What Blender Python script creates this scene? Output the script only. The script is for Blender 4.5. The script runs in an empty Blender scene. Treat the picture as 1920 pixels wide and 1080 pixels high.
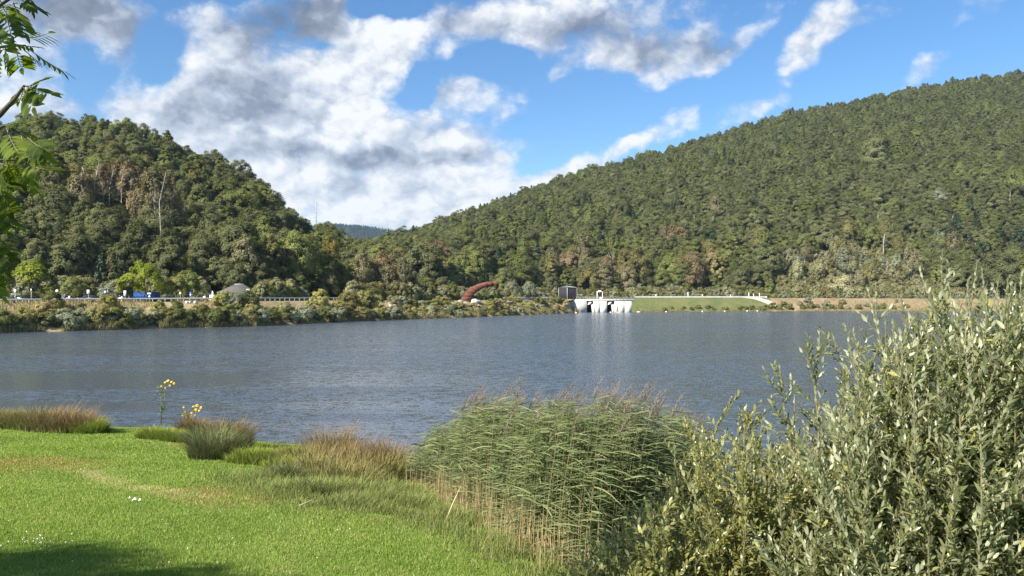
import bpy, bmesh, math, random
import numpy as np
from mathutils import Vector, Matrix

random.seed(11)
rng = np.random.default_rng(11)
scene = bpy.context.scene
col = scene.collection
R = math.radians

# ---------------------------------------------------------------- camera
EYE = 5.0            # metres above the lake
F = 1387.0           # focal length in photograph pixels
HY = 562.0           # horizon row
cam_data = bpy.data.cameras.new('camera')
cam_data.sensor_width = 36.0
cam_data.lens = F / 1920.0 * 36.0
cam_data.shift_y = (HY - 540.0) / 1920.0
cam_data.clip_start = 0.1
cam_data.clip_end = 12000.0
cam = bpy.data.objects.new('camera', cam_data)
cam.location = (0, 0, EYE)
cam.rotation_euler = (R(90), 0, 0)
col.objects.link(cam)
scene.camera = cam

# ---------------------------------------------------------------- light
SUN_EL, SUN_AZ = 39.0, 224.0      # degrees; azimuth clockwise from +Y (the view), so behind the viewer's left
sdir = Vector((math.sin(R(SUN_AZ)) * math.cos(R(SUN_EL)), math.cos(R(SUN_AZ)) * math.cos(R(SUN_EL)), math.sin(R(SUN_EL))))
sun_data = bpy.data.lights.new('sun', 'SUN')
sun_data.energy = 5.0
sun_data.angle = R(0.53)
sun_data.color = (1.0, 0.94, 0.84)
sun = bpy.data.objects.new('sun', sun_data)
sun.rotation_euler = sdir.to_track_quat('Z', 'Y').to_euler()
sun.location = (0, 0, 50)
col.objects.link(sun)

scene.view_settings.view_transform = 'Standard'
scene.view_settings.look = 'None'
scene.view_settings.exposure = 1.3
scene.view_settings.gamma = 1.0
scene.view_settings.use_curve_mapping = False
cy = scene.cycles
cy.max_bounces = 5
cy.diffuse_bounces = 3
cy.glossy_bounces = 2
cy.transmission_bounces = 3
cy.transparent_max_bounces = 4
cy.caustics_reflective = False
cy.caustics_refractive = False
cy.use_denoising = True
cy.denoising_prefilter = 'NONE'
cy.sample_clamp_indirect = 6.0


# ---------------------------------------------------------------- node helper
class NT:
    def __init__(s, tree):
        s.t = tree

    def n(s, kind, **kw):
        nd = s.t.nodes.new(kind)
        for k, v in kw.items():
            setattr(nd, k, v)
        return nd

    def put(s, sock, v):
        if v is None:
            return
        if hasattr(v, 'is_output') or isinstance(v, bpy.types.NodeSocket):
            s.t.links.new(v, sock)
        else:
            sock.default_value = v

    def m(s, op, a, b=None, c=None, clamp=False):
        nd = s.n('ShaderNodeMath', operation=op, use_clamp=clamp)
        for i, v in enumerate((a, b, c)):
            s.put(nd.inputs[i], v)
        return nd.outputs[0]

    def vm(s, op, a, b=None, c=None, out=0):
        nd = s.n('ShaderNodeVectorMath', operation=op)
        for i, v in enumerate((a, b, c)):
            s.put(nd.inputs[i], v)
        return nd.outputs[out]

    def ss(s, v, lo, hi, a=0.0, b=1.0):
        nd = s.n('ShaderNodeMapRange', interpolation_type='SMOOTHSTEP')
        s.put(nd.inputs[0], v)
        nd.inputs[1].default_value, nd.inputs[2].default_value = lo, hi
        nd.inputs[3].default_value, nd.inputs[4].default_value = a, b
        return nd.outputs[0]

    def mix(s, f, a, b, mode='MIX'):
        nd = s.n('ShaderNodeMix', data_type='RGBA', blend_type=mode)
        s.put(nd.inputs[0], f)
        s.put(nd.inputs[6], a if not isinstance(a, tuple) else (*a[:3], 1))
        s.put(nd.inputs[7], b if not isinstance(b, tuple) else (*b[:3], 1))
        return nd.outputs[2]

    def noise(s, vec, scale, detail=4.0, rough=0.55, dist=0.0, out='Fac', lac=2.0, dim='3D'):
        nd = s.n('ShaderNodeTexNoise', noise_dimensions=dim)
        s.put(nd.inputs['Vector'], vec)
        nd.inputs['Scale'].default_value = scale
        nd.inputs['Detail'].default_value = detail
        nd.inputs['Roughness'].default_value = rough
        nd.inputs['Lacunarity'].default_value = lac
        nd.inputs['Distortion'].default_value = dist
        return nd.outputs[out]

    def mapping(s, vec, loc=(0, 0, 0), rot=(0, 0, 0), sc=(1, 1, 1), kind='POINT'):
        nd = s.n('ShaderNodeMapping', vector_type=kind)
        s.put(nd.inputs[0], vec)
        nd.inputs[1].default_value = loc
        nd.inputs[2].default_value = rot
        nd.inputs[3].default_value = sc
        return nd.outputs[0]


# ---------------------------------------------------------------- sky with broken cumulus
def build_sky():
    w = bpy.data.worlds.new('World')
    scene.world = w
    w.use_nodes = True
    t = w.node_tree
    t.nodes.clear()
    k = NT(t)
    sky = k.n('ShaderNodeTexSky', sky_type='NISHITA')
    sky.sun_disc = False
    sky.sun_elevation = R(SUN_EL)
    sky.sun_rotation = R(SUN_AZ)
    sky.altitude = 300
    sky.air_density = 1.0
    sky.dust_density = 0.15
    sky.ozone_density = 3.0
    d = k.n('ShaderNodeTexCoord').outputs['Generated']
    sx = k.n('ShaderNodeSeparateXYZ')
    k.put(sx.inputs[0], d)
    az = k.m('ARCTAN2', sx.outputs[0], sx.outputs[1])
    el = k.m('ARCSINE', sx.outputs[2])
    cb = k.n('ShaderNodeCombineXYZ')
    k.put(cb.inputs[0], az)
    k.put(cb.inputs[1], el)
    p0 = cb.outputs[0]
    # curl the outlines: two scales of domain warp (noise lives on the sky sphere, so no seam)
    w1 = k.vm('SUBTRACT', k.noise(d, 7.0, 2, 0.5, out='Color'), (0.5, 0.5, 0.5))
    w2 = k.vm('SUBTRACT', k.noise(d, 26.0, 3, 0.55, out='Color'), (0.5, 0.5, 0.5))
    p = k.vm('ADD', p0, k.vm('MULTIPLY', w1, (0.085, 0.06, 0)))
    p = k.vm('ADD', p, k.vm('MULTIPLY', w2, (0.040, 0.032, 0)))

    def blob(c, vec):
        px, py, rx, ry, ang, wt = c
        a = math.atan((px - 960) / F)
        e = math.atan((HY - py) / F * math.cos(a))
        v = k.mapping(vec, (a, e, 0), (0, 0, R(ang)), (rx / F, ry / F, 1), 'TEXTURE')
        v = k.vm('MULTIPLY', v, (1, 1, 0))
        return k.ss(k.vm('LENGTH', v, out=1), 0.15, 1.35, wt, 0.0)

    def field(items, vec):
        tot = None
        for c in items:
            b = blob(c, vec)
            tot = b if tot is None else k.m('ADD', tot, b)
        return tot

    bodies = [
        (640, 140, 150, 95, 30, 1.4), (700, 95, 80, 55, 20, .7), (540, 240, 190, 95, 15, 1.5), (410, 160, 120, 110, 0, 1.3),
        (350, 240, 110, 80, 0, .6), (640, 265, 330, 45, 0, 1.2), (830, 210, 150, 60, 12, .75), (890, 150, 70, 40, 40, .4),
        (700, 335, 280, 60, 0, 1.3), (860, 335, 130, 70, 10, .8), (560, 330, 170, 70, 0, 1.0), (720, 400, 220, 50, 0, 1.3),
        (130, 75, 210, 55, 10, .5), (245, 150, 45, 95, 10, .5), (60, 170, 130, 90, 0, .5), (100, 10, 170, 50, 0, .9), (170, 215, 110, 50, 0, .45),
        (540, 20, 130, 55, 20, 1.0), (620, 2, 90, 30, 0, .5), (830, 55, 60, 70, 0, .55), (1000, 30, 190, 60, 5, .75), (1170, 70, 190, 75, -10, .65),
        (1270, 115, 110, 50, 0, .7), (1375, 95, 80, 38, 40, .55), (1040, 140, 55, 26, 35, .5), (1510, 95, 100, 40, 52, .52),
        (1640, 45, 70, 26, 10, .55), (1850, 8, 70, 26, 0, .62), (1755, 122, 60, 22, 25, .52), (1400, 214, 105, 24, 18, .56), (1272, 235, 55, 26, 30, .5),
        (1070, 325, 150, 24, 14, .7), (1190, 285, 60, 20, 20, .6), (1000, 90, 60, 40, 40, .3), (1390, 20, 90, 40, 20, .35),
        (300, 95, 42, 60, -20, -.8), (596, 92, 42, 34, 0, -.6), (700, 22, 85, 42, 0, -.9), (770, 185, 55, 36, 20, -.7), (265, 70, 40, 40, 0, -.4), (920, 110, 70, 40, 0, -.4), (185, 150, 40, 60, 0, -.4),
    ]
    shade = [
        (110, 12, 190, 60, 0, 1.0), (540, 35, 130, 55, 20, 1.25), (445, 180, 135, 75, 5, .62), (560, 215, 110, 40, 25, .3), (660, 292, 290, 24, 0, .62),
        (850, 170, 80, 28, 30, .35), (870, 20, 100, 50, 0, .55), (1110, 60, 130, 42, -10, .42), (1290, 95, 110, 40, 0, .42),
        (700, 345, 170, 24, 0, .35), (1360, 105, 60, 30, 40, .3), (820, 255, 120, 22, 10, .28), (200, 190, 140, 50, 0, .25), (930, 250, 40, 60, 0, .3),
        (1150, 70, 260, 90, 0, .32), (1510, 95, 90, 45, 52, .22), (160, 60, 150, 60, 0, .2),
    ]
    body = field(bodies, p)
    # elsewhere on the sphere the same broken cumulus goes on
    side = k.m('MAXIMUM', k.ss(k.m('ABSOLUTE', az), 0.62, 0.95), k.ss(el, 0.40, 0.62))
    gen = k.m('MULTIPLY', k.ss(k.noise(d, 2.6, 3, 0.5), 0.46, 0.66), side)
    gen = k.m('MULTIPLY', gen, k.ss(el, -0.02, 0.10))
    body = k.m('ADD', body, k.m('MULTIPLY', gen, 0.9))
    dn = k.mapping(d, sc=(1, 1, 1.35))
    dw = k.vm('ADD', dn, k.vm('MULTIPLY', k.vm('SUBTRACT', k.noise(dn, 22.0, 5, 0.6, out='Color'), (0.5, 0.5, 0.5)), (0.055, 0.055, 0.055)))
    fb = k.noise(dn, 9.0, 10, 0.60, 0.2)

    def puff(vec):
        nd = k.n('ShaderNodeTexVoronoi', feature='F1', normalize=True)
        k.put(nd.inputs['Vector'], vec)
        nd.inputs['Scale'].default_value = 17.0
        nd.inputs['Detail'].default_value = 2.0
        nd.inputs['Roughness'].default_value = 0.5
        nd.inputs['Lacunarity'].default_value = 2.2
        return k.m('SUBTRACT', 0.45, nd.outputs['Distance'])
    pa = puff(dw)
    toward = (-0.011, 0.0, 0.015)
    pb_ = puff(k.vm('ADD', dw, toward))
    fb2 = k.noise(k.vm('ADD', dn, toward), 9.0, 5, 0.55, 0.2)
    cap = k.m('SUBTRACT', 1.0, k.m('POWER', 2.718, k.m('MULTIPLY', body, -1.35)))
    dens = k.m('ADD', k.m('SUBTRACT', cap, 0.40), k.m('ADD', k.m('MULTIPLY', k.m('SUBTRACT', fb, 0.5), 1.5), k.m('MULTIPLY', pa, 1.0)))
    alpha = k.ss(dens, 0.0, 0.52)
    thick = k.ss(dens, 0.45, 1.35)
    lit = k.m('ADD', k.m('MULTIPLY', k.m('SUBTRACT', fb, fb2), 1.0), k.m('MULTIPLY', k.m('SUBTRACT', pa, pb_), 1.15))
    lit = k.m('ADD', lit, k.m('MULTIPLY', pa, 0.28))
    dark = field(shade, p)
    dark = k.m('ADD', dark, k.m('MULTIPLY', gen, 0.3))
    dark = k.m('ADD', dark, k.m('MULTIPLY', k.m('SUBTRACT', k.noise(d, 9.0, 3, 0.5), 0.5), 0.45))
    v = k.m('ADD', k.m('SUBTRACT', 0.89, k.m('MULTIPLY', dark, 0.70)), lit)
    v = k.m('ADD', v, k.m('MULTIPLY', thick, 0.05))
    ramp = k.n('ShaderNodeValToRGB')
    k.put(ramp.inputs[0], v)
    cr = ramp.color_ramp
    cr.elements[0].position, cr.elements[0].color = 0.05, (0.150, 0.175, 0.235, 1)
    cr.elements[1].position, cr.elements[1].color = 1.0, (0.93, 0.94, 0.95, 1)
    e = cr.elements.new(0.38); e.color = (0.29, 0.335, 0.43, 1)
    e = cr.elements.new(0.72); e.color = (0.60, 0.66, 0.76, 1)
    STR = 0.10
    cloud = k.vm('SCALE', ramp.outputs[0])
    cloud.node.inputs[3].default_value = 0.44 / STR
    hs = k.n('ShaderNodeHueSaturation')
    k.put(hs.inputs['Color'], sky.outputs[0])
    hs.inputs['Saturation'].default_value = 1.20
    hs.inputs['Value'].default_value = 0.72
    colr = k.mix(k.m('MULTIPLY', alpha, 0.97), hs.outputs[0], cloud)
    bg = k.n('ShaderNodeBackground')
    k.put(bg.inputs[0], colr)
    bg.inputs[1].default_value = STR
    out = k.n('ShaderNodeOutputWorld')
    t.links.new(bg.outputs[0], out.inputs[0])
    w.cycles.sampling_method = 'MANUAL'
    w.cycles.sample_map_resolution = 512


build_sky()


# ================================================================ helpers
def mesh_np(name, V, faces, mats=(), point_attr=None, smooth=False):
    """faces: list of (array (n,k)) blocks; point_attr: {name: float per vertex}"""
    me = bpy.data.meshes.new(name)
    V = np.ascontiguousarray(V, dtype=np.float32)
    if not isinstance(faces, (list, tuple)):
        faces = [faces]
    faces = [np.asarray(f, dtype=np.int32) for f in faces if len(f)]
    loops = np.concatenate([f.ravel() for f in faces])
    starts, off = [], 0
    for f in faces:
        starts.append(off + np.arange(f.shape[0], dtype=np.int32) * f.shape[1])
        off += f.size
    starts = np.concatenate(starts)
    me.vertices.add(len(V))
    me.vertices.foreach_set('co', V.ravel())
    me.loops.add(len(loops))
    me.loops.foreach_set('vertex_index', loops)
    me.polygons.add(len(starts))
    me.polygons.foreach_set('loop_start', starts.astype(np.int32))
    if smooth:
        me.polygons.foreach_set('use_smooth', np.ones(len(starts), dtype=bool))
    if point_attr:
        for k_, a in point_attr.items():
            at_ = me.attributes.new(k_, 'FLOAT', 'POINT')
            at_.data.foreach_set('value', np.ascontiguousarray(a, dtype=np.float32))
    for m in mats:
        me.materials.append(m)
    me.update(calc_edges=True)
    return me


def link(name, data, parent=None, loc=None, mat=None):
    o = bpy.data.objects.new(name, data)
    col.objects.link(o)
    if parent is not None:
        o.parent = parent
    if loc is not None:
        o.location = loc
    if mat is not None:
        data.materials.append(mat)
    return o


def tag(o, label=None, cat=None, group=None, kind=None):
    for k_, v in (('label', label), ('category', cat), ('group', group), ('kind', kind)):
        if v:
            o[k_] = v
    return o


def thing(name, label, cat, loc=(0, 0, 0), rotz=0.0, group=None):
    o = bpy.data.objects.new(name, None)
    o.empty_display_size = 0.2
    col.objects.link(o)
    o.location = loc
    o.rotation_euler = (0, 0, rotz)
    return tag(o, label, cat, group)


class MB:
    """collects boxes, tubes, prisms into one mesh"""
    def __init__(s):
        s.V, s.Q, s.T, s.n = [], [], [], 0

    def add(s, V, Q=None, T=None):
        V = np.asarray(V, dtype=float)
        s.V.append(V)
        if Q is not None and len(Q):
            s.Q.append(np.asarray(Q) + s.n)
        if T is not None and len(T):
            s.T.append(np.asarray(T) + s.n)
        s.n += len(V)
        return s

    def box(s, x0, x1, y0, y1, z0, z1):
        V = [(x, y, z) for z in (z0, z1) for y in (y0, y1) for x in (x0, x1)]
        Q = [(0, 2, 3, 1), (4, 5, 7, 6), (0, 1, 5, 4), (1, 3, 7, 5), (3, 2, 6, 7), (2, 0, 4, 6)]
        return s.add(V, Q)

    def tube(s, pts, rad, k=6, cap=True):
        P = np.asarray(pts, dtype=float)
        rad = np.broadcast_to(np.asarray(rad, dtype=float), (len(P),))
        T = np.gradient(P, axis=0)
        T /= np.linalg.norm(T, axis=1, keepdims=True) + 1e-9
        ref = np.where(np.abs(T[:, 2:3]) > 0.9, np.array([[1.0, 0, 0]]), np.array([[0, 0, 1.0]]))
        A = np.cross(T, ref); A /= np.linalg.norm(A, axis=1, keepdims=True) + 1e-9
        B = np.cross(T, A)
        th = np.arange(k) / k * 2 * math.pi
        V = P[:, None] + rad[:, None, None] * (np.cos(th)[None, :, None] * A[:, None] + np.sin(th)[None, :, None] * B[:, None])
        n = len(P)
        i = np.arange(n - 1)[:, None] * k
        j = np.arange(k)[None, :]
        Q = np.stack([i + j, i + (j + 1) % k, i + k + (j + 1) % k, i + k + j], -1).reshape(-1, 4)
        V = V.reshape(-1, 3)
        T_ = None
        if cap:
            T_ = [(0, a + 1, a) for a in range(1, k - 1)] + [((n - 1) * k, (n - 1) * k + a, (n - 1) * k + a + 1) for a in range(1, k - 1)]
        return s.add(V, Q, T_)

    def prism(s, poly, y0, y1):
        """poly in (x,z), extruded along y"""
        n = len(poly)
        V = [(x, y0, z) for x, z in poly] + [(x, y1, z) for x, z in poly]
        Q = [(i, (i + 1) % n, n + (i + 1) % n, n + i) for i in range(n)]
        T = [(0, i + 1, i) for i in range(1, n - 1)] + [(n, n + i, n + i + 1) for i in range(1, n - 1)]
        return s.add(V, Q, T)

    def data(s, name, mat=None, smooth=False):
        V = np.concatenate(s.V)
        fs = []
        if s.Q: fs.append(np.concatenate(s.Q))
        if s.T: fs.append(np.concatenate(s.T))
        return mesh_np(name, V, fs, [mat] if mat else [], smooth=smooth)

    def build(s, name, mat=None, parent=None, smooth=False, loc=None):
        return link(name, s.data(name, mat, smooth), parent, loc)


def unit(a):
    return a / (np.linalg.norm(a, axis=-1, keepdims=True) + 1e-9)


def at(px, py, Y):
    """world point seen at photograph pixel (px, py) at distance Y"""
    return np.array([(px - 960) / F * Y, Y, EYE - (py - HY) / F * Y])


def proj(P):
    P = np.asarray(P, dtype=float)
    return 960 + F * P[..., 0] / P[..., 1], HY - F * (P[..., 2] - EYE) / P[..., 1]


def vnoise(x, y, seed=0):
    """cheap smooth 2-D value noise in 0..1, vectorised"""
    x = np.asarray(x, float); y = np.asarray(y, float)
    xi, yi = np.floor(x).astype(np.int64), np.floor(y).astype(np.int64)
    fx, fy = x - xi, y - yi
    fx, fy = fx * fx * (3 - 2 * fx), fy * fy * (3 - 2 * fy)

    def h(a, b):
        n = (a * 374761393 + b * 668265263 + seed * 982451653) & 0xFFFFFFFF
        n = ((n ^ (n >> 13)) * 1274126177) & 0xFFFFFFFF
        n = n ^ (n >> 16)
        return (n & 0xFFFF) / 65535.0
    return (h(xi, yi) * (1 - fx) + h(xi + 1, yi) * fx) * (1 - fy) + (h(xi, yi + 1) * (1 - fx) + h(xi + 1, yi + 1) * fx) * fy


def fbm(x, y, o=3, seed=0):
    t, a, s_ = 0, 0.5, 0
    for i in range(o):
        t = t + a * vnoise(x * 2 ** i, y * 2 ** i, seed + i); s_ += a; a *= 0.5
    return t / s_


# ================================================================ materials
def new_mat(name):
    m = bpy.data.materials.new(name)
    m.use_nodes = True
    t = m.node_tree
    t.nodes.clear()
    return m, NT(t)


def finish(m, k, shader):
    o = k.n('ShaderNodeOutputMaterial')
    k.t.links.new(shader, o.inputs[0])
    return m


def principled(k, color, rough=0.8, spec=0.3, metal=0.0, normal=None):
    b = k.n('ShaderNodeBsdfPrincipled')
    k.put(b.inputs['Base Color'], color if not isinstance(color, tuple) else (*color[:3], 1))
    k.put(b.inputs['Roughness'], rough)
    b.inputs['Specular IOR Level'].default_value = spec
    k.put(b.inputs['Metallic'], metal)
    if normal is not None:
        k.put(b.inputs['Normal'], normal)
    return b.outputs[0]


def bump(k, h, strength=0.4, dist=0.05):
    b = k.n('ShaderNodeBump')
    b.inputs['Strength'].default_value = strength
    b.inputs['Distance'].default_value = dist
    k.put(b.inputs['Height'], h)
    return b.outputs[0]


def plain(name, c, rough=0.7, var=0.25, scale=4.0, spec=0.3, metal=0.0, c2=None, bmp=0.2):
    m, k = new_mat(name)
    tc = k.n('ShaderNodeTexCoord').outputs['Object']
    n1 = k.noise(tc, scale, 5, 0.6)
    c2 = c2 or tuple(x * (1 - var) for x in c)
    cc = k.mix(k.ss(n1, 0.35, 0.68), c, c2)
    return finish(m, k, principled(k, cc, rough, spec, metal, bump(k, n1, bmp, 0.02)))


def foliage(name, ca, cb, trans=0.25, gloss=0.0, rand=0.0, cc=None, jitter=0.18, rough=0.45, loc_patch=False):
    """leaf material: per-leaf attribute 'tint' blends two leaf colours, plus per-tree variation"""
    m, k = new_mat(name)
    a = k.n('ShaderNodeAttribute', attribute_name='tint').outputs['Fac']
    c = k.mix(a, ca, cb)
    oi = k.n('ShaderNodeObjectInfo')
    if cc is not None:
        if loc_patch:
            nz = k.noise(oi.outputs['Location'], 0.013, 3, 0.6)
            f = k.m('ADD', k.m('MULTIPLY', oi.outputs['Random'], 0.75), k.m('MULTIPLY', k.m('SUBTRACT', nz, 0.38), 1.5))
        else:
            f = oi.outputs['Random']
        rp = k.n('ShaderNodeValToRGB')
        k.put(rp.inputs[0], f)
        cr = rp.color_ramp
        while len(cr.elements) < len(cc):
            cr.elements.new(0.5)
        for e, (p_, c_) in zip(cr.elements, cc):
            e.position, e.color = p_, (*c_, 1)
        c = k.mix(0.78, c, rp.outputs[0])
    v = k.m('ADD', 1 - jitter, k.m('MULTIPLY', k.m('FRACT', k.m('MULTIPLY', oi.outputs['Random'], 7.31)), 2 * jitter))
    c = k.vm('SCALE', c, None)
    k.put(c.node.inputs[3], v)
    df = k.n('ShaderNodeBsdfDiffuse'); k.put(df.inputs[0], c)
    tr = k.n('ShaderNodeBsdfTranslucent')
    k.put(tr.inputs[0], k.vm('MULTIPLY', c, (1.25, 1.25, 0.6)))
    ms = k.n('ShaderNodeMixShader'); ms.inputs[0].default_value = trans
    k.t.links.new(df.outputs[0], ms.inputs[1]); k.t.links.new(tr.outputs[0], ms.inputs[2])
    sh = ms.outputs[0]
    if gloss > 0:
        g = k.n('ShaderNodeBsdfGlossy'); g.inputs['Roughness'].default_value = rough
        g.inputs[0].default_value = (1, 1, 1, 1)
        m2 = k.n('ShaderNodeMixShader'); m2.inputs[0].default_value = gloss
        k.t.links.new(sh, m2.inputs[1]); k.t.links.new(g.outputs[0], m2.inputs[2])
        sh = m2.outputs[0]
    return finish(m, k, sh)


M = {}
M['concrete'] = plain('concrete', (0.60, 0.585, 0.54), 0.85, 0.18, 0.7)
M['white'] = plain('white_paint', (0.78, 0.78, 0.76), 0.5, 0.08, 2.0)
M['steel'] = plain('galvanised_steel', (0.42, 0.43, 0.43), 0.5, 0.15, 1.5)
M['blue'] = plain('blue_paint', (0.015, 0.075, 0.30), 0.4, 0.15, 1.0)
M['sign_blue'] = plain('sign_blue', (0.02, 0.09, 0.40), 0.35, 0.05, 3.0)
M['dark_clad'] = plain('dark_cladding', (0.030, 0.029, 0.038), 0.7, 0.25, 1.2, spec=0.2)
M['black'] = plain('black_rubber', (0.02, 0.02, 0.02), 0.8, 0.2, 5)
M['glass'] = plain('dark_glass', (0.02, 0.025, 0.03), 0.08, 0.1, 2, spec=0.6, bmp=0)
M['rust'] = plain('rusted_steel', (0.150, 0.058, 0.038), 0.9, 0.35, 0.8, c2=(0.105, 0.040, 0.028))
M['roof'] = plain('roof_grey', (0.105, 0.095, 0.085), 0.85, 0.25, 1.5)
M['timber'] = plain('dark_timber', (0.055, 0.040, 0.028), 0.8, 0.3, 2.0)
M['car_dark'] = plain('car_paint_dark', (0.022, 0.024, 0.030), 0.25, 0.1, 1.0, spec=0.5, bmp=0)
M['car_silver'] = plain('car_paint_silver', (0.30, 0.31, 0.33), 0.25, 0.1, 1.0, spec=0.5, bmp=0)
M['orange'] = plain('float_orange', (0.80, 0.58, 0.47), 0.5, 0.1, 4.0)
M['asphalt'] = plain('asphalt', (0.075, 0.073, 0.07), 0.9, 0.2, 1.2)
M['path'] = plain('gravel_path', (0.50, 0.44, 0.34), 0.95, 0.2, 1.0)
M['bark'] = plain('bark', (0.075, 0.062, 0.048), 0.9, 0.4, 3.0)
M['pale_bark'] = plain('pale_bark', (0.42, 0.40, 0.35), 0.85, 0.35, 1.6, c2=(0.20, 0.18, 0.15))
M['twig'] = plain('twig_bark', (0.17, 0.16, 0.085), 0.8, 0.3, 8.0)
M['stone'] = plain('stone', (0.42, 0.37, 0.31), 0.95, 0.4, 1.5)


# ================================================================ the land
FPX = np.array([-1500, -600, 0, 240, 480, 640, 740, 880, 1000, 1075, 1100, 1440, 1700, 1920, 2600, 3400.])
FD = np.array([60, 86, 110, 124, 139, 165, 182, 210, 246, 276, 300, 322, 325, 322, 280, 190.])   # far waterline


def far_D(px):
    return np.interp(px, FPX, FD)


TPX = [-1500, 0, 640, 800, 1050, 1100, 1440, 1700, 3400]
TZ = [4.2, 4.35, 4.8, 4.7, 5.0, 5.75, 5.85, 5.6, 5.0]


def top_z(px):
    return np.interp(px, TPX, TZ)


def bank_w(px):
    return np.interp(px, [-1500, 0, 640, 760, 1050, 1100, 1440, 3400], [11, 11, 12, 20, 18, 15, 15, 15])


LE_PX = np.array([-2500, -1500, -600, -200, 0, 70, 200, 300, 380, 450, 500, 560, 600, 640, 665, 690, 720, 760])
LE = np.array([.10, .20, .235, .25, .245, .252, .246, .222, .200, .180, .152, .118, .085, .055, .030, .012, .002, 0])
RE_PX = np.array([560, 640, 720, 780, 850, 930, 1000, 1100, 1180, 1260, 1340, 1440, 1500, 1600, 1700, 1800, 1920, 2300, 2900, 3600])
RE = np.array([.045, .066, .080, .094, .113, .132, .152, .179, .191, .210, .226, .248, .259, .274, .291, .302, .310, .33, .30, .2])


def prof(t):
    t = np.clip(t, 0, 1)
    return t ** 0.92


def hill_left(px, Y):
    Yb = np.interp(px, [-1500, 0, 480, 640, 720], [110, 147, 172, 200, 225])
    Yr = np.interp(px, [-1500, 0, 640, 760], [260, 330, 310, 290])
    e = np.interp(px, LE_PX, LE)
    top = np.maximum(e * Yr + EYE - 9.5, 4.0)
    h = 4.4 + (top - 4.4) * prof((Y - Yb) / (Yr - Yb))
    return np.where(Y > Yr, top - (Y - Yr) * 0.35, h)


def hill_right(px, Y):
    Yb = np.interp(px, [560, 740, 900, 1050, 1440, 1920, 3400], [250, 262, 300, 345, 362, 360, 300])
    Yr = np.interp(px, [560, 780, 1000, 1500, 1920, 3400], [520, 600, 680, 780, 820, 760])
    e = np.interp(px, RE_PX, RE)
    top = e * Yr + EYE - 9.5
    h = 4.4 + (top - 4.4) * prof((Y - Yb) / (Yr - Yb))
    return np.where(Y > Yr, top - (Y - Yr) * 0.30, h)


def far_z(X, Y):
    X = np.asarray(X, float); Y = np.asarray(Y, float)
    px = 960 + F * X / np.maximum(Y, 1)
    d = Y - far_D(px)
    bw = bank_w(px)
    tz = top_z(px)
    z = tz * np.clip(d / bw, -0.3, 1.0) ** 1.0
    rough = (fbm(X * 0.5, Y * 0.5, 3, 5) - 0.5) * 0.9 * np.clip(d / 3, 0, 1) * np.clip((bw - d) / 3, 0, 1)
    z = z + np.where((px > 1095) & (px < 1440), 0.12, 1.0) * rough
    hill = np.maximum(hill_left(px, Y), hill_right(px, Y))
    hill = hill + (fbm(X * 0.03, Y * 0.03, 3, 9) - 0.5) * 6 * np.clip((hill - 8) / 20, 0, 1)
    return np.where(d > bw + 6, np.maximum(z, hill), z)


def strip_grid(name, px0, px1, npx, ds, mat, kind='structure', lift=0.0):
    """terrain piece between two bearings, rows at distances ds behind the far waterline"""
    pxs = np.linspace(px0, px1, npx)
    PX, DS = np.meshgrid(pxs, ds)
    Y = far_D(PX) + DS
    X = (PX - 960) / F * Y
    Z = far_z(X, Y) + lift
    n, m = PX.shape
    V = np.stack([X, Y, Z], -1).reshape(-1, 3)
    i = np.arange(n - 1)[:, None] * m; j = np.arange(m - 1)[None, :]
    Q = np.stack([i + j, i + j + 1, i + m + j + 1, i + m + j], -1).reshape(-1, 4)
    o = link(name, mesh_np(name, V, Q, [mat], smooth=True))
    return tag(o, kind=kind)


def ground_mat(name, c1, c2, c3, s1=0.25, s2=2.0, thr=0.5, bm=0.5):
    m, k = new_mat(name)
    p = k.n('ShaderNodeNewGeometry').outputs['Position']
    a = k.noise(p, s1, 5, 0.6)
    b = k.noise(p, s2, 4, 0.65)
    c = k.mix(k.ss(a, thr - 0.12, thr + 0.12), c1, c2)
    c = k.mix(k.ss(b, 0.52, 0.66), c, c3)
    return finish(m, k, principled(k, c, 0.95, 0.1, 0, bump(k, b, bm, 0.2)))


M['bank'] = ground_mat('dry_bank', (0.29, 0.215, 0.13), (0.24, 0.20, 0.095), (0.36, 0.29, 0.215), 0.2, 1.6)
M['bank_right'] = ground_mat('ochre_gravel', (0.235, 0.165, 0.100), (0.17, 0.135, 0.070), (0.30, 0.24, 0.165), 0.16, 1.2)
M['dam_grass'] = ground_mat('dam_turf', (0.085, 0.105, 0.036), (0.125, 0.130, 0.050), (0.155, 0.140, 0.070), 0.12, 1.2)
M['forest_floor'] = ground_mat('forest_floor', (0.05, 0.052, 0.024), (0.07, 0.062, 0.03), (0.04, 0.045, 0.02), 0.05, 0.5)
M['verge'] = ground_mat('roadside_verge', (0.24, 0.21, 0.10), (0.13, 0.15, 0.05), (0.30, 0.25, 0.16), 0.12, 1.0)


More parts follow.
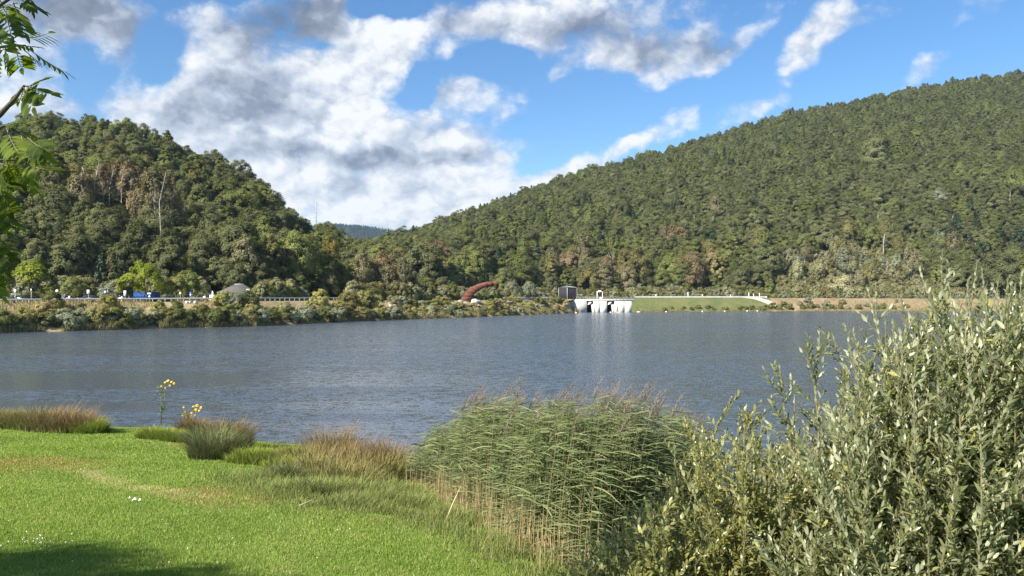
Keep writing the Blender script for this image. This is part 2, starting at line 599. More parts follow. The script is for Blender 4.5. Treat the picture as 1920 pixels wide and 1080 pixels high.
def build_land():
    dl = np.concatenate([[-6, -3, -1], np.linspace(0, 12, 16)])
    strip_grid('bank', -500, 1062, 420, dl, M['bank'])
    strip_grid('right_bank', 1446, 2500, 260, np.concatenate([[-6, -3, -1], np.linspace(0, 17, 18)]), M['bank_right'])
    strip_grid('land', -500, 1062, 260, np.linspace(12, 40, 15), M['verge'])
    strip_grid('land', 1062, 1446, 60, np.linspace(15, 40, 8), M['verge'])
    strip_grid('land', 1446, 2500, 60, np.linspace(17, 40, 8), M['verge'])
    # the hills as one height field
    pxs = np.linspace(-1400, 3300, 300)
    Ys = np.concatenate([np.linspace(0, 1, 110)])
    PX, T = np.meshgrid(pxs, Ys)
    Y0 = far_D(PX) + 40 - 0.3
    Y = Y0 + (1100 - Y0) * T ** 1.2
    X = (PX - 960) / F * Y
    Z = far_z(X, Y)
    n, m = PX.shape
    V = np.stack([X, Y, Z], -1).reshape(-1, 3)
    i = np.arange(n - 1)[:, None] * m; j = np.arange(m - 1)[None, :]
    Q = np.stack([i + j, i + j + 1, i + m + j + 1, i + m + j], -1).reshape(-1, 4)
    tag(link('hills', mesh_np('hills', V, Q, [M['forest_floor']], smooth=True)), kind='structure')
    # farther ridge beyond the valley
    xs = np.linspace(-2600, 1500, 200); ys = np.linspace(2300, 3600, 40)
    XX, YY = np.meshgrid(xs, ys)
    px = 960 + F * XX / YY
    e = np.interp(px, [-200, 400, 560, 640, 700, 740, 775, 830, 900, 1200], [.05, .085, .098, .101, .0965, .092, .086, .076, .06, .03])
    ZZ = 5 + e * YY * np.clip((YY - 2300) / 700, 0, 1) * np.clip((3900 - YY) / 700, 0, 1) - 14
    n, m = XX.shape
    i = np.arange(n - 1)[:, None] * m; j = np.arange(m - 1)[None, :]
    Q = np.stack([i + j, i + j + 1, i + m + j + 1, i + m + j], -1).reshape(-1, 4)
    tag(link('distant_hill', mesh_np('distant_hill', np.stack([XX, YY, ZZ], -1).reshape(-1, 3), Q, [M['forest_floor']], smooth=True)), kind='structure')
    # ground out to the horizon under everything
    g = MB(); g.add([(-6000, 1090, -8), (6000, 1090, -8), (6000, 6000, -8), (-6000, 6000, -8)], [(0, 1, 2, 3)])
    g.add([(-6000, -3000, -9), (6000, -3000, -9), (6000, 1092, -9), (-6000, 1092, -9)], [(0, 1, 2, 3)])
    tag(g.build('ground', M['forest_floor']), kind='structure')


build_land()


# ---------------------------------------------------------------- near shore and lawn
SX = np.array([-60, -40, -22, -15, -12.3, -9.5, -6.5, -3.5, -0.5, 2.0, 4.0, 6.0, 9.0, 14.0, 22.0, 40.])
SY = np.array([36, 33.5, 30.2, 27.8, 27.6, 25.6, 24.4, 21.5, 18.2, 15.6, 13.2, 11.0, 8.2, 5.0, 3.0, 2.0])


def shore_Y(X):
    return np.interp(X, SX, SY)


def lawn_z(X, Y):
    X = np.asarray(X, float); Y = np.asarray(Y, float)
    ys = shore_Y(X)
    t = (ys - Y) / (ys + 2.5)
    z = 0.10 + 3.15 * np.sign(t) * np.minimum(np.abs(t), 1.4) ** 0.95
    z = np.where(t > 1, 3.25 + (t - 1) * 0.6, z)
    return z + (fbm(X * 0.35, Y * 0.35, 2, 21) - 0.5) * 0.14


def lawn_point(px, py):
    """lawn point seen at a pixel"""
    Y = np.linspace(4, 40, 1500)
    X = (px - 960) / F * Y
    _, q = proj(np.stack([X, Y, lawn_z(X, Y)], -1))
    i = int(np.argmin(np.abs(q - py)))
    return float(X[i]), float(Y[i])


def turf_color(k, p):
    """fresh green mown turf with straw patches, a worn pale track and brown bits (shared by ground and blades)"""
    a = k.noise(p, 0.55, 4, 0.6)
    b = k.noise(p, 3.2, 4, 0.65)
    c = k.mix(k.ss(a, 0.36, 0.66), (0.168, 0.252, 0.046), (0.222, 0.300, 0.066))
    c = k.mix(k.m('MULTIPLY', k.ss(b, 0.50, 0.72), 0.55), c, (0.29, 0.30, 0.105))
    # worn track running down the lawn
    x1, y1 = lawn_point(130, 876); x2, y2 = lawn_point(440, 955)
    L = math.hypot(x2 - x1, y2 - y1)
    nx, ny = -(y2 - y1) / L, (x2 - x1) / L
    wob = k.vm('ADD', p, k.vm('MULTIPLY', k.vm('SUBTRACT', k.noise(p, 0.9, 3, 0.6, out='Color'), (0.5, 0.5, 0.5)), (1.1, 1.1, 0)))
    q = k.vm('SUBTRACT', wob, (x1, y1, 0))
    dist = k.m('ABSOLUTE', k.vm('DOT_PRODUCT', q, (nx, ny, 0), out=1))
    along = k.vm('DOT_PRODUCT', q, (ny, -nx, 0), out=1)
    tr = k.m('MULTIPLY', k.ss(dist, 0.05, 0.55, 1.0, 0.0), k.m('MULTIPLY', k.ss(along, -0.8, 1.5), k.ss(along, 0.55 * L, L, 1.0, 0.0)))
    tr = k.m('MULTIPLY', tr, k.ss(k.noise(p, 1.7, 4, 0.6), 0.30, 0.58))
    c = k.mix(k.m('MULTIPLY', tr, 0.7), c, (0.44, 0.40, 0.19))
    for (ux, uy, rad) in ((440, 925, 1.7), (360, 838, 1.2), (60, 870, 2.2)):
        bx, by = lawn_point(ux, uy)
        d = k.vm('LENGTH', k.vm('MULTIPLY', k.vm('SUBTRACT', wob, (bx, by, 0)), (1, 1, 0)), out=1)
        f = k.m('MULTIPLY', k.ss(d, rad * 0.2, rad, 0.75, 0.0), k.ss(b, 0.36, 0.56))
        c = k.mix(f, c, (0.33, 0.24, 0.10))
    return c


def build_near():
    xs = np.concatenate([np.linspace(-60, -20, 30), np.linspace(-19.7, 14, 230), np.linspace(14.5, 40, 24)])
    ys = np.linspace(-14, 36.5, 320)
    XX, YY = np.meshgrid(xs, ys)
    ZZ = np.maximum(lawn_z(XX, YY), -1.5)
    n, m = XX.shape
    i = np.arange(n - 1)[:, None] * m; j = np.arange(m - 1)[None, :]
    Q = np.stack([i + j, i + j + 1, i + m + j + 1, i + m + j], -1).reshape(-1, 4)
    mt, k = new_mat('turf')
    p = k.n('ShaderNodeNewGeometry').outputs['Position']
    c = turf_color(k, p)
    nz = k.noise(p, 26, 4, 0.7)
    c = k.vm('SCALE', c)
    k.put(c.node.inputs[3], k.ss(nz, 0.3, 0.7, 0.55, 1.05))
    finish(mt, k, principled(k, c, 0.95, 0.05, 0, bump(k, nz, 0.9, 0.04)))
    tag(link('lawn', mesh_np('lawn', np.stack([XX, YY, ZZ], -1).reshape(-1, 3), Q, [mt], smooth=True)), kind='structure')

    # mown grass blades over the part of the lawn that is near enough to see them
    N = 520000
    Y = 5.5 + (30.0 - 5.5) * rng.random(N) ** 1.35
    X = (-1030 + 1500 * rng.random(N)) / F * Y
    z = lawn_z(X, Y)
    ok = (Y < shore_Y(X) - 0.15) & (z > 0.12)
    X, Y, z = X[ok], Y[ok], z[ok]
    N = len(X)
    edge = np.clip(1 - (shore_Y(X) - Y) / 1.6, 0, 1)
    h = (0.018 + 0.028 * rng.random(N)) * (1 + 1.8 * edge) * (0.75 + 0.6 * fbm(X * 0.8, Y * 0.8, 2, 3))
    w = 0.0050 * np.maximum(1, Y / 7.5) * (0.7 + 0.6 * rng.random(N))
    th = rng.random(N) * 6.283
    ln = 0.9 * rng.random(N) * h
    dx, dy = np.cos(th), np.sin(th)
    ph = rng.random(N) * 6.283
    V = np.empty((N, 3, 3))
    V[:, 0] = np.stack([X - dy * w, Y + dx * w, z - 0.01], -1)
    V[:, 1] = np.stack([X + dy * w, Y - dx * w, z - 0.01], -1)
    V[:, 2] = np.stack([X + np.cos(ph) * ln, Y + np.sin(ph) * ln, z + h], -1)
    tint = np.repeat(rng.random(N), 3)
    Fc = np.arange(N * 3).reshape(-1, 3)
    mb, k = new_mat('grass_blades')
    p = k.n('ShaderNodeNewGeometry').outputs['Position']
    c = turf_color(k, p)
    a = k.n('ShaderNodeAttribute', attribute_name='tint').outputs['Fac']
    c = k.mix(k.ss(a, 0.86, 0.98), c, (0.42, 0.38, 0.18))
    c = k.vm('SCALE', c)
    k.put(c.node.inputs[3], k.m('ADD', 0.75, k.m('MULTIPLY', k.m('FRACT', k.m('MULTIPLY', a, 13.7)), 0.6)))
    df = k.n('ShaderNodeBsdfDiffuse'); k.put(df.inputs[0], c)
    trn = k.n('ShaderNodeBsdfTranslucent'); k.put(trn.inputs[0], k.vm('MULTIPLY', c, (1.2, 1.25, 0.6)))
    ms = k.n('ShaderNodeMixShader'); ms.inputs[0].default_value = 0.35
    k.t.links.new(df.outputs[0], ms.inputs[1]); k.t.links.new(trn.outputs[0], ms.inputs[2])
    finish(mb, k, ms.outputs[0])
    tag(link('grass', mesh_np('grass', V.reshape(-1, 3), Fc, [mb], {'tint': tint})), kind='stuff')


def build_water():
    m, k = new_mat('lake_water')
    p = k.n('ShaderNodeNewGeometry').outputs['Position']
    # wave slopes taken straight from noise channels, so far water keeps its sparkle
    n1 = k.vm('SUBTRACT', k.noise(k.mapping(p, sc=(0.85, 1.5, 1)), 2.0, 3, 0.6, 0.4, out='Color'), (0.5, 0.5, 0.5))
    n2 = k.vm('SUBTRACT', k.noise(k.mapping(p, sc=(1.0, 1.4, 1)), 8.0, 3, 0.6, 0.3, out='Color'), (0.5, 0.5, 0.5))
    n3 = k.vm('SUBTRACT', k.noise(k.mapping(p, sc=(1, 1.3, 1)), 0.16, 3, 0.55, 0.2, out='Color'), (0.5, 0.5, 0.5))
    sep = k.n('ShaderNodeSeparateXYZ'); k.put(sep.inputs[0], p)
    # wind streaks: calm lanes across the lake near the lee shore
    wv = k.mapping(p, loc=(0.35, 0.2, 0), sc=(0.012, 0.115, 1))
    lane = k.noise(wv, 1.0, 4, 0.55, 0.3)
    lee = k.ss(sep.outputs[1], 34.0, 70.0)                      # open water ruffled, near bay calmer
    leeX = k.ss(sep.outputs[0], -26.0, -4.0)
    leeX = k.m('MULTIPLY', leeX, k.ss(sep.outputs[1], 17.0, 25.0))
    open_ = k.m('MAXIMUM', lee, leeX)
    amp = k.m('ADD', k.m('MULTIPLY', open_, 0.50), k.ss(lane, 0.47, 0.56, 0.012, 0.85))
    amp = k.m('ADD', k.m('MINIMUM', amp, 1.15), k.ss(sep.outputs[1], 90.0, 270.0, 0.0, 1.3))
    s = k.vm('ADD', k.vm('SCALE', n1), k.vm('SCALE', n2))
    k_ = s.node
    n1s = k_.inputs[0].links[0].from_node; n2s = k_.inputs[1].links[0].from_node
    n1s.inputs[3].default_value = 1.15
    n2s.inputs[3].default_value = 1.45
    s = k.vm('ADD', s, k.vm('MULTIPLY', n3, (0.12, 0.16, 0)))
    sc = k.vm('SCALE', s); k.put(sc.node.inputs[3], amp)
    nrm = k.vm('NORMALIZE', k.vm('ADD', k.vm('MULTIPLY', sc, (1, 1, 0)), (0, 0, 1)))
    b = k.n('ShaderNodeBsdfPrincipled')
    b.inputs['Base Color'].default_value = (0.056, 0.070, 0.088, 1)
    b.inputs['Roughness'].default_value = 0.18
    b.inputs['IOR'].default_value = 2.4
    k.put(b.inputs['Normal'], nrm)
    finish(m, k, b.outputs[0])
    V = [(-420, -60, 0), (420, -60, 0), (420, 345, 0), (-420, 345, 0)]
    tag(link('water', mesh_np('water', np.array(V, float), np.array([[0, 1, 2, 3]]), [m])), kind='structure')


build_near()
build_water()


# ================================================================ trees and shrubs
OAK = [(0.0, (0.046, 0.050, 0.030)), (0.22, (0.086, 0.080, 0.038)), (0.42, (0.126, 0.110, 0.048)), (0.60, (0.168, 0.142, 0.056)), (0.78, (0.158, 0.118, 0.074)), (1.0, (0.215, 0.172, 0.084))]
M['forest_leaf'] = foliage('forest_leaf', (0.074, 0.068, 0.034), (0.160, 0.138, 0.066), 0.30, cc=OAK, jitter=0.24, loc_patch=True)
M['leaf_dark'] = foliage('leaf_dark_green', (0.088, 0.100, 0.046), (0.175, 0.182, 0.084), 0.28, jitter=0.25)
M['leaf_mid'] = foliage('leaf_green', (0.107, 0.128, 0.044), (0.201, 0.213, 0.076), 0.32, jitter=0.25)
M['leaf_olive'] = foliage('leaf_olive', (0.146, 0.140, 0.056), (0.262, 0.238, 0.100), 0.32, jitter=0.22)
M['leaf_brown'] = foliage('leaf_brownish', (0.165, 0.128, 0.073), (0.275, 0.213, 0.122), 0.25, jitter=0.2)
M['leaf_pale'] = foliage('leaf_pale', (0.220, 0.213, 0.120), (0.378, 0.360, 0.207), 0.32, jitter=0.2)
M['leaf_tan'] = foliage('leaf_tan', (0.150, 0.135, 0.075), (0.245, 0.220, 0.125), 0.32, jitter=0.2)
M['leaf_lime'] = foliage('leaf_lime', (0.17, 0.215, 0.030), (0.30, 0.34, 0.06), 0.40, jitter=0.08)
M['leaf_gold'] = foliage('leaf_gold', (0.17, 0.135, 0.036), (0.25, 0.195, 0.055), 0.35, jitter=0.1)
M['leaf_conifer'] = foliage('conifer_needle', (0.037, 0.061, 0.037), (0.085, 0.116, 0.067), 0.1, jitter=0.2)
M['leaf_silver'] = foliage('leaf_silver', (0.175, 0.195, 0.125), (0.320, 0.335, 0.235), 0.32, jitter=0.2)
M['leaf_straw'] = foliage('leaf_straw', (0.25, 0.20, 0.09), (0.42, 0.35, 0.17), 0.3, jitter=0.2)
M['leaf_yellowgreen'] = foliage('leaf_yellow_green', (0.215, 0.215, 0.075), (0.350, 0.330, 0.120), 0.35, jitter=0.18)


def leaf_cards(C, Nrm, L, W, r):
    """rhombic leaf clusters: centres, facing directions, sizes -> verts, quads"""
    n = len(C)
    t = unit(np.cross(Nrm, unit(r.normal(size=(n, 3)))))
    b = np.cross(Nrm, t)
    L = np.broadcast_to(L, (n,))[:, None]; W = np.broadcast_to(W, (n,))[:, None]
    bend = Nrm * L * 0.18
    V = np.stack([C - t * L - bend, C - b * W + t * L * (r.random((n, 1)) - .5) * .5, C + t * L - bend, C + b * W + t * L * (r.random((n, 1)) - .5) * .5], 1)
    return V.reshape(-1, 3), np.arange(n * 4).reshape(-1, 4)


def crown_mesh(name, mat, seed, H=13.0, Rr=4.6, base=0.16, nclump=46, per=58, ls=0.42, lean=0.0, droop=0.0, shape='round', fill=0.0):
    """foliage as many small leaf clusters gathered in uneven boughs"""
    r = np.random.default_rng(seed)
    d = unit(r.normal(size=(nclump, 3)))
    d[:, 2] = np.where(d[:, 2] < -0.55, -d[:, 2], d[:, 2])
    d = unit(d)
    zc = H * (0.5 + base / 2)
    rz = H * (1 - base) / 2
    k = 0.62 + 0.34 * r.random((nclump, 1)) ** 0.6
    lob = 1 + 0.30 * np.sin(3 * np.arctan2(d[:, 1], d[:, 0]) + seed)[:, None] * 0.6
    C = d * k * np.array([Rr, Rr, rz]) * lob
    if shape == 'cone':
        f = r.random(nclump) ** 0.7
        ang = r.random(nclump) * 6.283
        rad = Rr * (1.02 - f) * (0.55 + 0.45 * r.random(nclump))
        C = np.stack([np.cos(ang) * rad, np.sin(ang) * rad, (f - 0.5) * 2 * rz], -1)
        d = unit(np.stack([np.cos(ang), np.sin(ang), 0.35 * np.ones(nclump)], -1))
    if shape == 'egg':
        C[:, :2] *= np.clip(1.15 - 0.5 * (C[:, 2:3] / rz), 0.4, 1.4)
    C[:, 2] += zc
    cr = (0.20 + 0.15 * r.random(nclump)) * Rr * (0.7 if shape == 'cone' else 1.0)
    n = nclump * per
    ci = np.repeat(np.arange(nclump), per)
    dd = unit(r.normal(size=(n, 3)))
    dd = unit(dd + d[ci] * 0.55 + np.array([0, 0, 0.35]))
    rr = cr[ci][:, None] * (0.40 + 0.80 * r.random((n, 1)))
    P = C[ci] + dd * rr * np.array([1, 1, 0.78])
    P[:, 2] -= droop * r.random(n) ** 2
    nr = unit(0.55 * dd + 0.75 * unit(P - np.array([0, 0, zc - 0.12 * H])) + 0.42 * unit(r.normal(size=(n, 3))))
    V, Q = leaf_cards(P, nr, ls * (0.6 + 0.8 * r.random(n)), ls * (0.38 + 0.4 * r.random(n)), r)
    tint = np.clip(0.5 * r.random(nclump)[ci] + 0.5 * r.random(n), 0, 1)
    me = mesh_np(name, V, Q, [mat], {'tint': np.repeat(tint, 4)})
    return me, C, cr


def trunk_mesh(name, mat, seed, H, C, rad=0.22, nl=9, top=0.8, wig=0.25, side=5):
    r = np.random.default_rng(seed + 900)
    mb = MB()
    zz = np.linspace(-0.8, H * top, 7)
    off = np.cumsum(r.normal(size=(7, 2)) * wig * 0.4, axis=0); off[:2] = 0
    tp = np.column_stack([off, zz])
    mb.tube(tp, np.linspace(rad, rad * 0.22, 7), side)
    for c in C[r.permutation(len(C))[:nl]]:
        f = np.clip((c[2] / H - 0.22), 0.12, 0.7)
        i = f * 6
        a = np.array([np.interp(i, np.arange(7), tp[:, j]) for j in range(3)])
        mid = (a + c) / 2 + np.array([0, 0, -0.25])
        mb.tube([a, mid, c], [rad * 0.42, rad * 0.26, rad * 0.10], 4)
    return mb.data(name, mat)


PROTO = {}


def proto(key, **kw):
    tr = kw.pop('trunk', {})
    tm = kw.pop('tmat', 'bark')
    me, C, cr = crown_mesh('crown_' + key, M[kw.pop('mat')], kw.pop('seed'), **kw)
    H = kw.get('H', 13.0)
    PROTO[key] = (me, trunk_mesh('trunk_' + key, M[tm], len(PROTO), H, C, **tr), H, kw.get('Rr', 4.6))


for i_, (H_, R_, sh_) in enumerate([(13, 5.0, 'round'), (14.5, 4.8, 'round'), (12, 4.6, 'egg'), (15.5, 5.4, 'round'), (11.5, 4.2, 'egg'), (13.5, 4.4, 'round'), (14.5, 3.1, 'egg'), (12.5, 3.4, 'round')]):
    proto('broad%d' % i_, mat='forest_leaf', seed=20 + i_, H=H_, Rr=R_, shape=sh_, nclump=84 + 5 * i_, per=115, ls=0.25, base=0.04)
proto('spruce0', mat='leaf_conifer', seed=50, H=17, Rr=3.4, shape='cone', nclump=90, per=26, ls=0.42, base=0.06, droop=0.5)
proto('spruce1', mat='leaf_conifer', seed=51, H=14, Rr=3.0, shape='cone', nclump=80, per=26, ls=0.40, base=0.06, droop=0.5)
proto('birch0', mat='leaf_pale', seed=60, H=15, Rr=3.0, shape='egg', nclump=70, per=40, ls=0.24, base=0.22, droop=1.4, trunk=dict(rad=0.17, nl=16, top=0.92), tmat='pale_bark')
proto('birch1', mat='leaf_pale', seed=61, H=13, Rr=2.6, shape='round', nclump=60, per=40, ls=0.24, base=0.26, droop=1.4, trunk=dict(rad=0.15, nl=14, top=0.92, wig=.5), tmat='pale_bark')
proto('maple', mat='leaf_lime', seed=70, H=7.6, Rr=3.3, shape='egg', nclump=80, per=64, ls=0.22, base=0.14, trunk=dict(rad=0.12, nl=8))
for i_ in range(4):
    proto('shrub%d' % i_, mat=['leaf_silver', 'forest_leaf', 'leaf_silver', 'leaf_olive'][i_], seed=80 + i_, H=2.4, Rr=1.55, nclump=46 + 4 * i_, per=70, ls=0.11, base=-0.25, trunk=dict(rad=0.05, nl=8, top=0.6))
for i_ in range(2):
    proto('sapling%d' % i_, mat=['leaf_pale', 'forest_leaf'][i_], seed=90 + i_, H=6.0, Rr=1.9, nclump=52, per=50, ls=0.16, base=-0.08, shape='egg', droop=0.4, trunk=dict(rad=0.07, nl=12, top=0.95), tmat='pale_bark')


def plant(key, name, label, cat, X, Y, Z, s=1.0, sz=None, rot=None, mat=None, group=None, crown_name='crown', trunk_name='trunk'):
    cm, tm, H, Rr = PROTO[key]
    t = thing(name, label, cat, (X, Y, Z - 0.15), random.random() * 6.283 if rot is None else rot, group)
    t.scale = (s, s, s * (sz or 1.0))
    c = link(crown_name, cm, t)
    if mat is not None:
        c.material_slots[0].link = 'OBJECT'
        c.material_slots[0].material = M[mat]
    link(trunk_name, tm, t)
    return t


def hill_spot(px, py):
    """point of the far land seen at a pixel"""
    Y = np.linspace(far_D(px) + 1, 1050, 2500)
    X = (px - 960) / F * Y
    Z = far_z(X, Y)
    q = HY - F * (Z - EYE) / Y
    i = int(np.argmax(q <= py)) if (q <= py).any() else int(np.argmin(q))
    return float(X[i]), float(Y[i]), float(Z[i])


def scatter(px0, px1, y_of, y1_of, step, r):
    """jittered grid over the far land between two bearings"""
    X0, X1 = (px0 - 960) / F * 900, (px1 - 960) / F * 900
    gx = np.arange(min(X0, -40), max(X1, 40), step)
    gy = np.arange(120, 960, step)
    X, Y = np.meshgrid(gx, gy)
    X = (X + (r.random(X.shape) - .5) * step * 0.9).ravel()
    Y = (Y + (r.random(Y.shape) - .5) * step * 0.9).ravel()
    px = 960 + F * X / Y
    ok = (px > px0) & (px < px1) & (Y > y_of(px)) & (Y < y1_of(px))
    return X[ok], Y[ok]


def instancer(name, P, rot, sc, idx, keys, label, trunk=True):
    """one stuff object: geometry nodes set the shared crowns and trunks on the points"""
    me = bpy.data.meshes.new(name)
    me.vertices.add(len(P))
    me.vertices.foreach_set('co', np.ascontiguousarray(P, np.float32).ravel())
    for nm, a, ty in (('rotz', rot, 'FLOAT'), ('scl', sc, 'FLOAT'), ('which', idx, 'INT')):
        at_ = me.attributes.new(nm, ty, 'POINT')
        at_.data.foreach_set('value', np.ascontiguousarray(a, np.float32 if ty == 'FLOAT' else np.int32))
    o = link(name, me)
    tag(o, label, None, None, 'stuff')
    ng = bpy.data.node_groups.new(name + '_nodes', 'GeometryNodeTree')
    ng.interface.new_socket('Geometry', in_out='INPUT', socket_type='NodeSocketGeometry')
    ng.interface.new_socket('Geometry', in_out='OUTPUT', socket_type='NodeSocketGeometry')
    gi, go = ng.nodes.new('NodeGroupInput'), ng.nodes.new('NodeGroupOutput')
    join_out = ng.nodes.new('GeometryNodeJoinGeometry')

    def attr(nm, ty):
        a = ng.nodes.new('GeometryNodeInputNamedAttribute'); a.data_type = ty
        a.inputs['Name'].default_value = nm
        return a.outputs['Attribute']
    ra, sa, wa = attr('rotz', 'FLOAT'), attr('scl', 'FLOAT'), attr('which', 'INT')
    cx = ng.nodes.new('ShaderNodeCombineXYZ'); ng.links.new(ra, cx.inputs[2])
    for part in ((0, 1) if trunk else (0,)):
        gj = ng.nodes.new('GeometryNodeJoinGeometry')
        for kx in reversed(keys):      # joins read last link first
            oi = ng.nodes.new('GeometryNodeObjectInfo')
            oi.inputs['Object'].default_value = SOURCE[kx][part]
            oi.inputs['As Instance'].default_value = True
            oi.transform_space = 'ORIGINAL'
            ng.links.new(oi.outputs['Geometry'], gj.inputs[0])
        ip = ng.nodes.new('GeometryNodeInstanceOnPoints')
        ng.links.new(gi.outputs[0], ip.inputs['Points'])
        ng.links.new(gj.outputs[0], ip.inputs['Instance'])
        ip.inputs['Pick Instance'].default_value = True
        ng.links.new(wa, ip.inputs['Instance Index'])
        ng.links.new(cx.outputs[0], ip.inputs['Rotation'])
        ng.links.new(sa, ip.inputs['Scale'])
        ng.links.new(ip.outputs[0], join_out.inputs[0])
    ng.links.new(join_out.outputs[0], go.inputs[0])
    md = o.modifiers.new('scatter', 'NODES')
    md.node_group = ng
    return o


SOURCE = {}        # key -> (a crown object, a trunk object) of a tree that stands in the scene

# ---- the wood on both hills: nearest 300 as trees of their own, the rest one mass
r_ = np.random.default_rng(5)
XL, YL = scatter(-420, 725, lambda p: np.interp(p, [-1500, 0, 480, 640, 720], [113, 150, 175, 203, 228]), lambda p: np.interp(p, [-1500, 0, 640, 760], [280, 350, 330, 300]) + 15, 5.2, r_)
XR, YR = scatter(600, 2150, lambda p: np.interp(p, [560, 740, 900, 1050, 1440, 1500, 1700, 1760, 1920, 3400], [262, 268, 300, 345, 364, 405, 405, 366, 362, 300]), lambda p: np.interp(p, [560, 780, 1000, 1500, 1920, 3400], [520, 600, 680, 780, 820, 760]) + 22, 6.0, r_)
XX_, YY_ = np.concatenate([XL, XR]), np.concatenate([YL, YR])
isL = np.arange(len(XX_)) < len(XL)
# the mid valley row behind the shore shrubs belongs to the right slope
PXX = 960 + F * XX_ / YY_
ZZ_ = far_z(XX_, YY_)
_, PYY = proj(np.stack([XX_, YY_, ZZ_ + 8], -1))
fade = np.where(isL, 0.52, 0.56) + 0.42 * r_.random(len(XX_)) ** 1.6
hgt = np.clip((ZZ_ - 5) / np.where(isL, 80, 150), 0, 1)
fade = fade * np.where(isL, 1.05 - 0.18 * hgt, 1.32 - 0.50 * hgt) * (0.80 + 0.42 * fbm(XX_ * 0.02 + 3, YY_ * 0.02 + 8, 2, 55))
tall = np.clip(fade * np.where(isL & (PXX > 520), 0.80, 1.0), 0.40, 1.5)
# young, lighter wood low on the slopes
size = tall / YY_
inview = (PXX > -25) & (PXX < 1945)
order = np.argsort(np.where(inview, -size, 1))
KEYS = ['broad%d' % i for i in range(8)]
kidx = r_.integers(0, 8, len(XX_))
patch = fbm(XX_ * 0.022 + 40, YY_ * 0.022, 2, 77)
n_ind = 285
ind = order[:n_ind]
SHADES = [('leaf_dark', 'dark green'), ('leaf_mid', 'fresh green'), ('leaf_olive', 'olive green'), ('leaf_brown', 'brownish'), ('leaf_tan', 'pale tan-leaved')]
for c_, i in enumerate(ind):
    q = patch[i] + 0.34 * (r_.random() - 0.5)
    sh = 0 if q < 0.40 else 1 if q < 0.53 else 2 if q < 0.66 else 3 if q < 0.72 else 4
    if isL[i] and 330 < PXX[i] < 700 and sh > 2:
        sh = 1
    mt, word = SHADES[sh]
    depth = YY_[i] - far_D(PXX[i])
    zone = ('standing at the wood edge behind the far left road' if depth < 58 else 'on the lower slope of the left hill' if depth < 105 else 'high on the slope of the left hill') if isL[i] else 'in the valley wood behind the arched sculpture'
    if isL[i]:
        lm = ['above the larger lime maple', 'above the small green maple', 'above the blue container', 'between container and pavilion', 'above the grey pavilion', 'right of the pavilion', 'near the right tip'][int(np.searchsorted([110, 200, 300, 390, 480, 560], PXX[i]))]
        zone = lm + (' at the wood edge by the road' if depth < 58 else ' low on the left hill' if depth < 105 else ' high on the left hill')
    t = plant(KEYS[kidx[i]], 'broadleaf_tree', '%s broadleaf tree %s' % (word, zone), 'tree', XX_[i], YY_[i], ZZ_[i], tall[i], 0.9 + 0.25 * r_.random(), None, mt, '%s trees %s' % (word, zone))
    if KEYS[kidx[i]] not in SOURCE:
        SOURCE[KEYS[kidx[i]]] = tuple(t.children)
rest = order[n_ind:]
spru = (fbm(XX_ * 0.012 + 9, YY_ * 0.012, 2, 31)[rest] > 0.66) & (r_.random(len(rest)) < 0.45)

# conifers: a few of their own among the right wood, used as source for the mass too
for j, (px, py, key) in enumerate([(1335, 470, 'spruce0'), (1125, 470, 'spruce1'), (880, 520, 'spruce1'), (1515, 470, 'spruce0'), (1008, 500, 'spruce0')]):
    x, y, z = hill_spot(px, py + 12)
    t = plant(key, 'spruce_tree', 'dark narrow spruce standing among broadleaf trees on the right slope', 'tree', x, y, z, 0.85 + 0.2 * random.random(), group='spruces in the right hillside wood')
    if key not in SOURCE:
        SOURCE[key] = tuple(t.children)
keys_all = KEYS + ['spruce0', 'spruce1']
which = np.where(spru, 8 + r_.integers(0, 2, len(rest)), kidx[rest])
P = np.stack([XX_[rest], YY_[rest], ZZ_[rest] - 0.4], -1)
instancer('forest', P, r_.random(len(rest)) * 6.283, tall[rest] * np.where(spru, 0.8, 1.0), which, keys_all, 'mixed autumn-tinged wood covering both hillsides', trunk=True)
# distant wooded ridge
n_d = 5200
xd = (r_.random(n_d) * 0.34 - 0.30) * 3000; yd = 2700 + r_.random(n_d) * 420
ed = np.interp(960 + F * xd / yd, [-200, 400, 560, 640, 700, 740, 775, 830, 900, 1200], [.05, .085, .098, .101, .0965, .092, .086, .076, .06, .03])
zd = 5 + ed * yd * np.clip((yd - 2300) / 700, 0, 1) * np.clip((3900 - yd) / 700, 0, 1) - 14
instancer('distant_forest', np.stack([xd, yd, zd], -1), r_.random(n_d) * 6.28, 0.9 + 0.5 * r_.random(n_d), r_.integers(0, 2, n_d), ['spruce0', 'spruce1'], 'blue-green conifer wood on the distant ridge', trunk=False)

